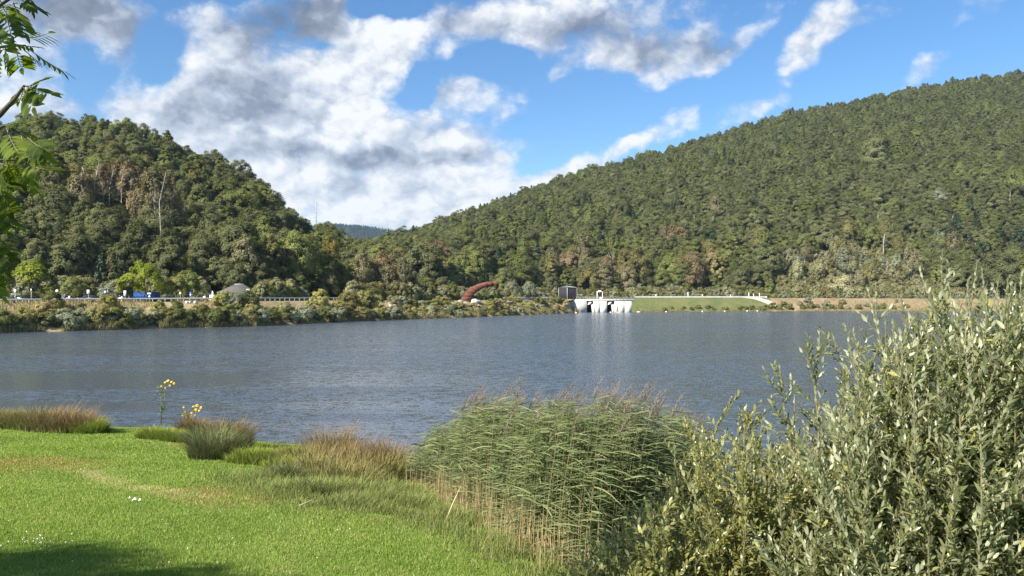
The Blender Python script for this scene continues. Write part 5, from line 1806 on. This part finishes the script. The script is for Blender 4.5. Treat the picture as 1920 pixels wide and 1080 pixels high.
def flower_plant(px, py, hpx, stems, label, heads):
    X, Y = lawn_at(px, py)
    z = max(float(lawn_z(X, Y)), 0)
    t = thing('yellow_flower_plant', label, 'flower', (X, Y, z))
    s = Y / F
    tips = []
    for j in range(stems):
        dx = (j - (stems - 1) / 2) * 3.5 * s + 0.04 * random.random()
        H = hpx * s * (0.8 + 0.25 * random.random() if j else 1.0)
        pts = [(dx * .3, 0, -.05), (dx * .7, 0.02, H * .5), (dx * 1.6, 0.02, H)]
        mb = MB(); mb.tube(pts, [0.014, 0.011, 0.007], 5); mb.build('stem', M['twig'], t)
        tips.append(pts[-1])
        n = 26
        uu = 0.25 + 0.7 * rng.random(n)
        C = np.stack([dx * (.3 + 1.3 * uu), np.zeros(n), H * uu], -1) + rng.normal(size=(n, 3)) * 0.05
        V, Q = leaf_cards(C, unit(rng.normal(size=(n, 3)) + [0, -.5, .6]), 0.085, 0.026, rng)
        o = link('foliage', mesh_np('foliage', V, Q, [M['flower_leaf']], {'tint': np.repeat(rng.random(n), 4)}), t)
        o['kind'] = 'stuff'
    for (hx, hy, sz) in heads:
        P = np.array([(hx - px) * s, -0.03 + 0.06 * random.random(), (py - hy) * s])
        fl = bpy.data.objects.new('flower_head', None); col.objects.link(fl); fl.parent = t; fl.location = P
        fl.rotation_euler = (R(55 + random.uniform(-25, 25)), 0, R(random.uniform(-30, 30)))
        rr = sz * s * 0.46
        np_ = 9
        for q in range(np_):
            a = q / np_ * 6.283
            c_, s__ = math.cos(a), math.sin(a)
            L, W = rr, rr * 0.28
            V = [(0.2 * L * c_, 0.2 * L * s__, 0), (0.6 * L * c_ - W * s__, 0.6 * L * s__ + W * c_, .01), (L * c_, L * s__, -.01), (0.6 * L * c_ + W * s__, 0.6 * L * s__ - W * c_, .01)]
            mb = MB(); mb.add(V, [(0, 3, 2, 1)]); mb.build('petal', M['petal'], fl)
        mb = MB(); mb.tube([(0, 0, -.012), (0, 0, .022)], [rr * .3, rr * .2], 8); mb.build('heart', M['flower_heart'], fl)
        i = int(np.argmin([abs(q[0] - P[0]) for q in tips]))
        mb = MB(); mb.tube([tips[i], ((tips[i][0] + P[0]) / 2, 0, (tips[i][2] + P[2]) / 2 - .02), P], [0.006, 0.005, 0.004], 4); mb.build('stalk', M['twig'], t)


flower_plant(302, 800, 76, 2, 'tall thin yellow-flowered plant rising above the water, left of the two', [(314, 717, 7), (321, 719, 6), (327, 722, 5.5), (318, 726, 5), (302, 727, 4), (309, 731, 4), (309, 720, 5)])
flower_plant(352, 815, 48, 3, 'shorter yellow-flowered plant beside the domed red sedge', [(362, 762, 6), (370, 760, 7), (376, 764, 6), (367, 768, 6), (373, 770, 5), (360, 774, 5), (366, 778, 4), (344, 764, 4), (347, 772, 4), (343, 779, 4.5)])


# ---------------------------------------------------------------- willow bushes on the right
M['willow_leaf'] = None


def willow_mats():
    def mk(name, top, top2, under):
        m, k = new_mat(name)
        a = k.n('ShaderNodeAttribute', attribute_name='tint').outputs['Fac']
        bf = k.n('ShaderNodeNewGeometry').outputs['Backfacing']
        c = k.mix(a, top, top2)
        c = k.mix(k.ss(a, 0.93, 0.99, 0, 0.7), c, (0.34, 0.30, 0.06))
        c = k.mix(bf, c, under)
        oi = k.n('ShaderNodeObjectInfo').outputs['Random']
        sc = k.vm('SCALE', c); k.put(sc.node.inputs[3], k.m('ADD', 0.85, k.m('MULTIPLY', oi, 0.3)))
        p = k.n('ShaderNodeBsdfPrincipled')
        k.put(p.inputs['Base Color'], sc); p.inputs['Roughness'].default_value = 0.36
        p.inputs['Specular IOR Level'].default_value = 0.55
        tr = k.n('ShaderNodeBsdfTranslucent'); k.put(tr.inputs[0], k.vm('MULTIPLY', sc, (1.25, 1.3, 0.5)))
        ms = k.n('ShaderNodeMixShader'); ms.inputs[0].default_value = 0.28
        k.t.links.new(p.outputs[0], ms.inputs[1]); k.t.links.new(tr.outputs[0], ms.inputs[2])
        return finish(m, k, ms.outputs[0])
    M['willow_leaf'] = mk('willow_leaf', (0.062, 0.074, 0.032), (0.210, 0.218, 0.100), (0.40, 0.41, 0.285))
    M['willow_leaf_yellow'] = mk('willow_leaf_yellow', (0.140, 0.150, 0.040), (0.265, 0.255, 0.080), (0.36, 0.36, 0.20))


willow_mats()
# one leaf outline in local axes: x along, y across, z normal (folded along the midrib, tip curving)
LEAF_V = np.array([(0, 0, 0), (.38, 0, .012), (.74, 0, .004), (1, 0, -.05), (.30, .135, .045), (.68, .115, .035), (.30, -.135, .045), (.68, -.115, .035)])
LEAF_F4 = np.array([(0, 1, 4, 4), (1, 2, 5, 4), (0, 6, 1, 1), (1, 6, 7, 2)])
LEAF_T = np.array([(0, 1, 4), (1, 2, 5), (1, 5, 4), (2, 3, 5), (0, 6, 1), (1, 6, 7), (1, 7, 2), (2, 7, 3)])


def willow(name, label, base, tips, mat, seed, n_obj, leaf_len=0.068, dens=1.0, wide=1.0):
    r = np.random.default_rng(seed)
    t = thing(name, label, 'bush', base)
    b0 = np.array(base)
    mb = MB()
    A, D, Nn, Ls = [], [], [], []

    def shoot(p0, d0, L, up, rad, lead, step, leafy_from, target=None):
        n = max(4, int(L / 0.12))
        pts = [np.array(p0)]
        d = unit(np.array(d0))
        for i in range(n):
            d = unit(d + np.array([0, 0, up]) / n + r.normal(size=3) * 0.07)
            pts.append(pts[-1] + d * L / n)
        pts = np.array(pts)
        if target is not None:
            pts = pts + (target - pts[-1]) * (np.linspace(0, 1, len(pts)) ** 1.3)[:, None]
        mb.tube(pts - b0, np.linspace(rad, rad * 0.28, len(pts)), 4, cap=False)
        # leaves spiral up the shoot, pressed towards its tip near the end
        m_ = int(L * (1 - leafy_from) / step)
        if m_ < 1:
            return pts
        f = leafy_from + (1 - leafy_from) * (np.arange(m_) + 0.6 * r.random(m_)) / m_
        pos = np.stack([np.interp(f * n, np.arange(n + 1), pts[:, j]) for j in range(3)], -1)
        ax = np.stack([np.interp(np.clip(f * n, 0, n - 1), np.arange(n), np.diff(pts[:, j])) for j in range(3)], -1)
        ax = unit(ax)
        ref = unit(np.cross(ax, np.array([0.3, 0.2, 0.1]) + r.normal(size=3) * 0.2))
        bi = np.cross(ax, ref)
        th = np.arange(m_) * 2.4 + r.random() * 6 + r.normal(size=m_) * 0.3
        rad_d = np.cos(th)[:, None] * ref + np.sin(th)[:, None] * bi
        open_ = (0.55 + 0.5 * r.random((m_, 1))) * (1.15 - 0.55 * f[:, None])
        dd = unit(ax * (1.0 - 0.35 * open_) + rad_d * open_ + np.array([0, 0, 0.05]))
        nn = unit(np.cross(np.cross(dd, ax + np.array([0, 0, .3])), dd) + r.normal(size=(m_, 3)) * 0.22)
        A.append(pos); D.append(dd); Nn.append(nn)
        Ls.append(leaf_len * (0.60 + 0.65 * r.random(m_)) * (1.0 - 0.45 * np.clip((f - 0.75) / 0.25, 0, 1)))
        return pts
    for tx, ty, tz in tips:
        tip = np.array([tx, ty, tz])
        root = b0 + np.array([(tx - b0[0]) * 0.45 + r.normal() * 0.25, (ty - b0[1]) * 0.45 + r.normal() * 0.25, 0])
        root[2] = max(float(lawn_z(root[0], root[1])), 0.0) - 0.05
        v = tip - root
        L = np.linalg.norm(v)
        if L < 0.3:
            continue
        d0 = unit(v + np.array([(tx - b0[0]) * 0.25, (ty - b0[1]) * 0.25, 0]))
        pts = shoot(root, unit(v), L, 0.25, 0.006 + 0.0022 * L, True, 0.020 / dens, 0.42, tip)
        pts = pts + (tip - pts[-1]) * 0
        n = len(pts)
        k_ = int(5.5 * L * dens)
        for q in range(k_):
            f = 0.22 + 0.72 * r.random()
            i = f * (n - 1)
            p = np.array([np.interp(i, np.arange(n), pts[:, j]) for j in range(3)])
            a = r.random() * 6.283
            sd = unit(np.array([math.cos(a), math.sin(a), 0.55 + 0.5 * r.random()]))
            shoot(p, sd, (0.20 + 0.50 * r.random()) * (1.25 - 0.88 * f), 0.55, 0.0034, False, 0.019, 0.12)
    A, D, Nn, Ls = (np.concatenate(q) for q in (A, D, Nn, Ls))
    # leaf local frame: x = D, z = Nn (orthogonalised)
    Z = unit(Nn - D * np.sum(Nn * D, 1, keepdims=True))
    Yv = np.cross(Z, D)
    px, py = proj(A)
    vis = (px > -10) & (px < 1990) & (py > 380) & (py < 1120)
    size = Ls / np.maximum(A[:, 1], .1)
    # leaves that show largest and lie on the outside towards the viewer become parts of their own
    cellx, celly = (px / 16).astype(int), (py / 16).astype(int)
    order = np.lexsort((A[:, 1],))
    seen, chosen = {}, []
    for i in order:
        if not vis[i]:
            continue
        key = (cellx[i], celly[i])
        if seen.get(key, 0) < 1:
            seen[key] = 1
            chosen.append(i)
    chosen = np.array(chosen)
    chosen = chosen[np.argsort(-size[chosen])][:n_obj]
    mask = np.ones(len(A), bool); mask[chosen] = False
    W = wide
    lv = LEAF_V * np.array([1, W, W])
    tint = r.random(len(A))

    def verts(idx):
        return (A[idx][:, None] + Ls[idx][:, None, None] * (lv[None, :, 0:1] * D[idx][:, None] + lv[None, :, 1:2] * Yv[idx][:, None] + lv[None, :, 2:3] * Z[idx][:, None]))
    idx = np.where(mask)[0]
    V = verts(idx) - b0
    T = (np.arange(len(idx))[:, None, None] * 8 + LEAF_T[None]).reshape(-1, 3)
    o = link('foliage', mesh_np('foliage', V.reshape(-1, 3), T, [mat], {'tint': np.repeat(tint[idx], 8)}), t)
    o['kind'] = 'stuff'
    st = mb.build('stems', M['twig'], t)
    st['kind'] = 'stuff'
    protos = [mesh_np('leaf', lv, LEAF_T, [mat], {'tint': np.full(8, q)}) for q in (0.15, 0.4, 0.65, 0.85)]
    for i in chosen:
        o = link('leaf', protos[int(i) % 4], t)
        mw = Matrix(((D[i][0], Yv[i][0], Z[i][0]), (D[i][1], Yv[i][1], Z[i][1]), (D[i][2], Yv[i][2], Z[i][2]))).to_4x4()
        o.matrix_local = Matrix.Translation(Vector(A[i] - b0)) @ mw @ Matrix.Scale(float(Ls[i]), 4)
    print('willow leaves', len(A))


def bush_tips(pxr, env, Yr, n, r, lo=0.35, fixed=()):
    T = []
    for q in range(n):
        px = pxr[0] + (pxr[1] - pxr[0]) * r.random()
        Y = Yr[0] + (Yr[1] - Yr[0]) * r.random()
        top = np.interp(px, [e[0] for e in env], [e[1] for e in env])
        py = top + (1130 - top) * (lo * 0 + r.random() ** 1.6 * 0.75) + 8
        T.append(tuple(at(px, py, Y)))
    for px, py, Y in fixed:
        T.append(tuple(at(px, py, Y)))
    return T


rw = np.random.default_rng(404)
env_r = [(1400, 930), (1440, 860), (1480, 800), (1520, 755), (1560, 720), (1610, 665), (1660, 630), (1710, 585), (1760, 545), (1810, 545), (1860, 540), (1930, 525), (2160, 530)]
fix_r = [(1537, 610, 5.8), (1560, 625, 5.9), (1628, 545, 5.7), (1642, 548, 5.9), (1600, 620, 6.0), (1612, 610, 5.8), (1722, 500, 5.5), (1768, 465, 5.4), (1735, 525, 5.3), (1800, 505, 5.6), (1832, 490, 5.8), (1840, 500, 5.4), (1890, 520, 5.2), (1905, 530, 5.6), (1660, 590, 5.5), (1690, 575, 5.7),
         (1462, 690, 5.9), (1490, 740, 5.8), (1700, 600, 5.4), (1870, 545, 5.3), (1590, 640, 5.6), (1815, 525, 5.0), (1860, 530, 5.2), (1875, 515, 5.5), (1915, 512, 5.0), (1935, 520, 5.3), (1955, 515, 5.6), (1780, 540, 5.2), (1742, 552, 5.0), (1895, 535, 4.8), (1925, 530, 4.9), (1850, 545, 4.9), (1690, 560, 5.4), (1672, 600, 5.2)]
tips_r = bush_tips((1440, 2160), env_r, (4.6, 6.8), 210, rw, fixed=fix_r)
willow('willow_bush', 'large grey-green willow bush with upright silvery shoots filling the right foreground', (3.15, 5.75, float(lawn_z(3.15, 5.75))), tips_r, M['willow_leaf'], 17, 295, 0.076, 1.1, 1.15)
env_l = [(1030, 1075), (1100, 1020), (1170, 965), (1230, 905), (1285, 830), (1340, 812), (1400, 790), (1450, 790), (1520, 790), (1600, 800)]
fix_l = [(1288, 775, 7.0), (1300, 790, 7.2), (1372, 745, 7.0), (1388, 760, 7.1), (1358, 770, 7.2), (1262, 820, 7.0), (1400, 760, 6.8), (1320, 800, 6.9), (1430, 780, 7.2)]
tips_l = bush_tips((1050, 1640), env_l, (5.4, 7.6), 175, rw, fixed=fix_l)
willow('willow_bush', 'lower yellow-green willow bush between the reeds and the large bush', (2.0, 6.7, float(lawn_z(2.0, 6.7))), tips_l, M['willow_leaf_yellow'], 18, 295, 0.066, 1.25, 1.4)


# ---------------------------------------------------------------- ash tree at the left edge
def ash():
    m, k = new_mat('ash_leaf')
    a = k.n('ShaderNodeAttribute', attribute_name='tint').outputs['Fac']
    c = k.mix(a, (0.036, 0.062, 0.012), (0.120, 0.160, 0.024))
    oi = k.n('ShaderNodeObjectInfo').outputs['Random']
    c = k.vm('SCALE', c); k.put(c.node.inputs[3], k.m('ADD', 0.85, k.m('MULTIPLY', oi, 0.3)))
    p = k.n('ShaderNodeBsdfPrincipled'); k.put(p.inputs['Base Color'], c); p.inputs['Roughness'].default_value = 0.6; p.inputs['Specular IOR Level'].default_value = 0.08
    tr = k.n('ShaderNodeBsdfTranslucent'); k.put(tr.inputs[0], k.vm('MULTIPLY', c, (1.9, 2.0, 0.6)))
    ms = k.n('ShaderNodeMixShader'); ms.inputs[0].default_value = 0.36
    k.t.links.new(p.outputs[0], ms.inputs[1]); k.t.links.new(tr.outputs[0], ms.inputs[2])
    finish(m, k, ms.outputs[0])
    M['ash_leaf'] = m
    r = np.random.default_rng(909)
    base = np.array([-11.0, 0.75, 0.0]); base[2] = float(lawn_z(base[0], base[1])) - 0.1
    t = thing('ash_tree', 'ash tree with feathery leaves reaching in at the left edge of the view', 'tree', tuple(base))
    mb = MB()
    mb.tube([(0, 0, 0), (0.1, 0.05, 2.0), (0.0, 0.1, 4.2), (0.15, 0.1, 7.0)], [0.26, 0.2, 0.15, 0.05], 10)
    mb.build('trunk', M['bark'], t, smooth=True)
    # crown out of view (it throws the shadow on the lawn)
    n = 17000
    d = unit(r.normal(size=(n, 3)))
    cl = unit(r.normal(size=(38, 3))); ci = r.integers(0, 38, n)
    C = np.array([0.0, 0.3, 5.6]) + cl[ci] * np.array([2.5, 2.3, 1.9]) * 0.85 + d * 0.75 * r.random((n, 1)) ** 0.5
    V, Q = leaf_cards(C, unit(d + [0, 0, .4]), 0.075, 0.032, r)
    o = link('crown', mesh_np('crown', V, Q, [m], {'tint': np.repeat(r.random(n), 4)}), t)
    o['kind'] = 'stuff'
    # high bough over the viewer's left shoulder, added unseen to shade the hanging leaves
    n = 5200
    d = unit(r.normal(size=(n, 3)))
    cl = unit(r.normal(size=(26, 3))); ci = r.integers(0, 26, n)
    C = np.array([5.75, 0.55, 6.6]) + cl[ci] * np.array([1.35, 1.25, 1.3]) * 0.9 + d * 0.42 * r.random((n, 1)) ** 0.5
    V, Q = leaf_cards(C, unit(d + [0, 0, .4]), 0.075, 0.030, r)
    o = link('shade_bough', mesh_np('shade_bough', V, Q, [m], {'tint': np.repeat(r.random(n), 4)}), t)
    o['kind'] = 'stuff'
    mb = MB(); mb.tube([(0.05, 0.1, 4.0), (2.6, 0.4, 5.6), (5.6, 0.5, 6.6)], [0.10, 0.07, 0.03], 7); mb.build('limb', M['bark'], t, smooth=True)
    # limb and twigs that reach into the frame
    def tw(name, pts, r0, r1):
        P = np.array(pts) - base
        mbx = MB(); mbx.tube(P, np.linspace(r0, r1, len(P)), 6); mbx.build(name, M['bark'], t, smooth=True)
        return np.array(pts)
    limb = tw('limb', [base + [0.05, 0.1, 3.4], base + [2.6, 0.9, 3.9], base + [5.0, 1.9, 3.6], at(-190, 360, 4.1)], 0.11, 0.035)
    tw('limb', [base + [0.1, 0.1, 4.6], base + [3.2, 1.4, 4.9], at(-240, 60, 4.0)], 0.08, 0.03)
    T = []
    T.append(tw('branch', [at(-190, 360, 4.1), at(-90, 290, 4.05), at(0, 215, 4.0), at(28, 185, 4.0), at(46, 160, 4.0)], 0.022, 0.006))
    T.append(tw('branch', [at(-240, 60, 4.0), at(-120, 60, 4.0), at(-30, 30, 3.95), at(30, -10, 3.9)], 0.02, 0.006))
    T.append(tw('branch', [at(-240, 60, 4.0), at(-120, 110, 4.0), at(-20, 90, 4.0), at(48, 85, 4.0)], 0.015, 0.004))
    T.append(tw('branch', [at(-190, 360, 4.1), at(-80, 270, 4.1), at(10, 235, 4.1), at(52, 258, 4.05)], 0.016, 0.004))
    T.append(tw('branch', [at(-190, 360, 4.1), at(-90, 330, 4.1), at(-10, 300, 4.0), at(40, 300, 4.0)], 0.016, 0.004))
    T.append(tw('branch', [at(-190, 360, 4.1), at(-110, 420, 4.2), at(-40, 440, 4.2), at(-5, 420, 4.2)], 0.016, 0.004))
    T.append(tw('branch', [at(-110, 420, 4.2), at(-70, 490, 4.25), at(-35, 510, 4.2), at(-12, 530, 4.2)], 0.012, 0.004))
    # compound leaves: (foot pixel, tip pixel, distance)
    LV = [((35, -5), (75, 20), 3.9), ((25, 5), (48, 62), 3.9), ((10, 10), (22, 70), 3.9), ((-5, 20), (30, 40), 3.95), ((40, 70), (92, 62), 4.0), ((44, 84), (120, 134), 4.0), ((40, 88), (78, 120), 4.05),
          ((30, 90), (40, 128), 3.95), ((10, 85), (14, 130), 4.0), ((20, 80), (66, 88), 3.9), ((46, 160), (96, 176), 4.0), ((46, 160), (36, 190), 4.0), ((44, 162), (80, 150), 4.0), ((44, 163), (62, 202), 4.0), ((0, 90), (-6, 150), 4.0),
          ((-10, 40), (10, 100), 4.0), ((-20, 30), (-2, 60), 4.0), ((0, 0), (16, 30), 3.9), ((-2, 15), (26, 8), 3.95), ((52, -12), (60, 18), 3.9),
          ((20, 232), (72, 226), 4.05), ((30, 240), (76, 262), 4.05), ((52, 258), (88, 280), 4.0), ((52, 258), (100, 310), 4.0), ((40, 255), (58, 300), 4.05), ((12, 240), (34, 285), 4.1), ((5, 236), (38, 225), 4.1), ((0, 238), (6, 290), 4.1),
          ((40, 300), (72, 360), 3.9), ((38, 300), (100, 320), 3.95), ((28, 300), (44, 345), 4.0), ((12, 300), (24, 330), 3.85), ((8, 300), (2, 345), 3.9), ((0, 300), (-14, 350), 4.0), ((-6, 302), (20, 312), 4.0), ((20, 300), (6, 330), 3.9),
          ((-5, 340), (18, 392), 4.1), ((-12, 330), (30, 352), 4.1), ((-20, 380), (14, 404), 4.15), ((-5, 420), (24, 440), 4.2), ((-5, 420), (30, 410), 4.2), ((-8, 425), (12, 470), 4.2), ((-20, 430), (4, 455), 4.2), ((-15, 415), (20, 385), 4.2),
          ((-12, 530), (12, 528), 4.2), ((-20, 515), (8, 500), 4.2), ((-14, 528), (4, 556), 4.2), ((-25, 500), (2, 480), 4.2), ((-30, 505), (-4, 540), 4.2), ((-10, 450), (26, 470), 4.25), ((-10, 395), (34, 425), 4.3), ((-15, 360), (25, 380), 4.3)]
    for q in range(30):
        fx, fy = r.uniform(-70, 8), r.uniform(225, 520)
        a_ = r.uniform(-0.6, 1.9)
        ln_ = r.uniform(35, 62)
        LV.append(((fx, fy), (fx + math.cos(a_) * ln_ * 0.75, fy + math.sin(a_) * ln_), r.uniform(4.25, 4.75)))
    leaflet = {}
    lf = LEAF_V * np.array([1, 1.0, 1.0])
    for q in (0.15, 0.45, 0.75, 0.95):
        leaflet[q] = mesh_np('leaflet', lf, LEAF_T, [m], {'tint': np.full(8, q)})
    qs = list(leaflet)
    for ft, tp, Y in LV:
        a, b = at(ft[0], ft[1], Y), at(tp[0], tp[1], Y + r.normal() * 0.10)
        v = b - a
        L = np.linalg.norm(v)
        nrm = unit(np.array([r.normal() * 0.35, -0.55 + r.normal() * 0.3, 0.75]))
        ax = unit(v)
        up = unit(nrm - ax * np.dot(nrm, ax))
        sd = np.cross(up, ax)
        curve = [a + v * u - np.array([0, 0, 1]) * L * 0.16 * (u ** 2 - u) * -1.0 for u in np.linspace(0, 1, 5)]
        P = np.array(curve)
        mbx = MB(); mbx.tube(P - base, np.linspace(0.0032, 0.0014, 5), 4, cap=False)
        lo = mbx.build('leaf', M['twig'], t)
        npair = 5 if L > 0.13 else 4
        tone = r.random()
        for j in range(npair * 2 + 1):
            pair, sidesgn = divmod(j, 2)
            f = 0.30 + 0.66 * pair / npair if j < npair * 2 else 0.97
            pos = np.array([np.interp(f * 4, np.arange(5), P[:, c_]) for c_ in range(3)])
            if j < npair * 2:
                dirn = unit(ax * 0.55 + sd * (1 if sidesgn else -1) * 0.85 - np.array([0, 0, 0.28]))
            else:
                dirn = ax
            zz = unit(up - dirn * np.dot(up, dirn) + r.normal(size=3) * 0.12)
            zz = unit(zz - dirn * np.dot(zz, dirn))
            yy = np.cross(zz, dirn)
            l_ = max(0.055, 0.42 * L) * (0.85 + 0.3 * r.random())
            l_ = min(l_, 0.10)
            o = link('leaflet', leaflet[qs[int(min(3, max(0, tone * 4 + r.normal() * 0.6)))]], lo)
            mw = Matrix(((dirn[0], yy[0], zz[0]), (dirn[1], yy[1], zz[1]), (dirn[2], yy[2], zz[2]))).to_4x4()
            o.matrix_local = Matrix.Translation(Vector(pos - base)) @ mw @ Matrix.Scale(float(l_), 4)


ash()


# ---------------------------------------------------------------- small things in the turf
def turf_bits():
    # white clover heads and pale fallen leaves
    n = 60
    V, T, c = [], [], 0
    mb = MB()
    for q in range(n):
        px, py = random.uniform(0, 760), random.uniform(900, 1078)
        if q < 34:
            px, py = random.gauss(60, 40), random.gauss(1022, 8)
        X, Y = lawn_point(px, py)
        z = float(lawn_z(X, Y)) + 0.05
        s_ = random.uniform(.003, .007)
        mb.box(X - s_, X + s_, Y - s_, Y + s_, z - s_, z + s_)
    o = mb.build('clover_flowers', M['clover'])
    tag(o, kind='stuff')
    for (px, py, s_, lb) in [(252, 941, .034, 'largest white scrap lying on the lawn below the worn track'), (262, 942, .02, 'small white scrap just right of the largest one on the lawn'), (243, 938, .014, 'tiny white scrap just left of the largest one on the lawn')]:
        X, Y = lawn_point(px, py)
        z = float(lawn_z(X, Y))
        mb = MB()
        pts = [(-s_, -.5 * s_, .03), (-.2 * s_, -.8 * s_, .05), (.9 * s_, -.3 * s_, .035), (.7 * s_, .6 * s_, .06), (-.5 * s_, .7 * s_, .045), (0, 0, .075)]
        top = [(x, y, zz) for x, y, zz in pts]
        bot = [(x, y, zz - .008) for x, y, zz in pts]
        mb.add(top + bot, None, [(0, 1, 5), (1, 2, 5), (2, 3, 5), (3, 4, 5), (4, 0, 5), (7, 6, 11), (8, 7, 11), (9, 8, 11), (10, 9, 11), (6, 10, 11)])
        mb.add(top[:5] + bot[:5], [(i, 5 + i, 5 + (i + 1) % 5, (i + 1) % 5) for i in range(5)])
        o = mb.build('white_scrap', M['white']); o.location = (X, Y, z)
        tag(o, lb, 'litter')


M['clover'] = plain('clover_white', (0.70, 0.70, 0.55), 0.8, 0.1, 30, bmp=0)
turf_bits()


def far_grass(name, px0, px1, n, d0, d1, h0, h1, wid, mat, seed, thr=0.38):
    r = np.random.default_rng(seed)
    px = px0 + (px1 - px0) * r.random(n)
    d = d0 + (d1 - d0) * r.random(n) ** 1.3
    y = far_D(px) + d
    x = (px - 960) / F * y
    c = fbm(x * 0.22, y * 0.22, 2, seed)
    ok = c > thr
    x, y, c = x[ok], y[ok], c[ok]
    m_ = len(x)
    z = np.maximum(far_z(x, y), 0.0)
    a = r.random(m_) * 6.283
    me = blade_strips(name, np.column_stack([x, y, z - 0.05]), (h0 + (h1 - h0) * r.random(m_)) * (0.4 + c), wid * (0.6 + 0.8 * r.random(m_)), np.cos(a), np.sin(a), 0.1 + 0.4 * r.random(m_), M[mat], r.random(m_), 2, 0.1)
    tag(link(name, me), kind='stuff')


M['far_reed'] = blade_mat('far_reed', (0.20, 0.19, 0.085), (0.28, 0.27, 0.12), (0.40, 0.32, 0.17))
M['far_dry'] = blade_mat('far_dry_grass', (0.25, 0.20, 0.10), (0.42, 0.34, 0.18), (0.26, 0.25, 0.10))
far_grass('shore_reeds', -60, 1090, 16000, 0.0, 3.2, 0.7, 1.7, 0.085, 'far_reed', 41)
far_grass('bank_grass', -60, 1070, 22000, 2.5, 12.5, 0.35, 0.95, 0.10, 'far_dry', 42, 0.42)
far_grass('bank_grass', 1448, 1960, 9000, 0.0, 16, 0.25, 0.8, 0.14, 'far_dry', 43, 0.50)
far_grass('shore_reeds', 1190, 1960, 7000, -0.2, 2.2, 0.4, 1.1, 0.12, 'far_reed', 44, 0.40)


# ================================================================ air
def haze():
    m = bpy.data.materials.new('haze_air')
    m.use_nodes = True
    t = m.node_tree
    t.nodes.clear()
    k = NT(t)
    v = k.n('ShaderNodeVolumePrincipled')
    v.inputs['Color'].default_value = (0.52, 0.74, 1.0, 1)
    v.inputs['Density'].default_value = 0.00007
    v.inputs['Anisotropy'].default_value = 0.2
    o = k.n('ShaderNodeOutputMaterial')
    t.links.new(v.outputs[0], o.inputs['Volume'])
    m.cycles.homogeneous_volume = True
    mb = MB()
    mb.box(-6100, 6100, -3100, 6100, -10.5, 350)
    tag(mb.build('haze', m), kind='stuff')


haze()
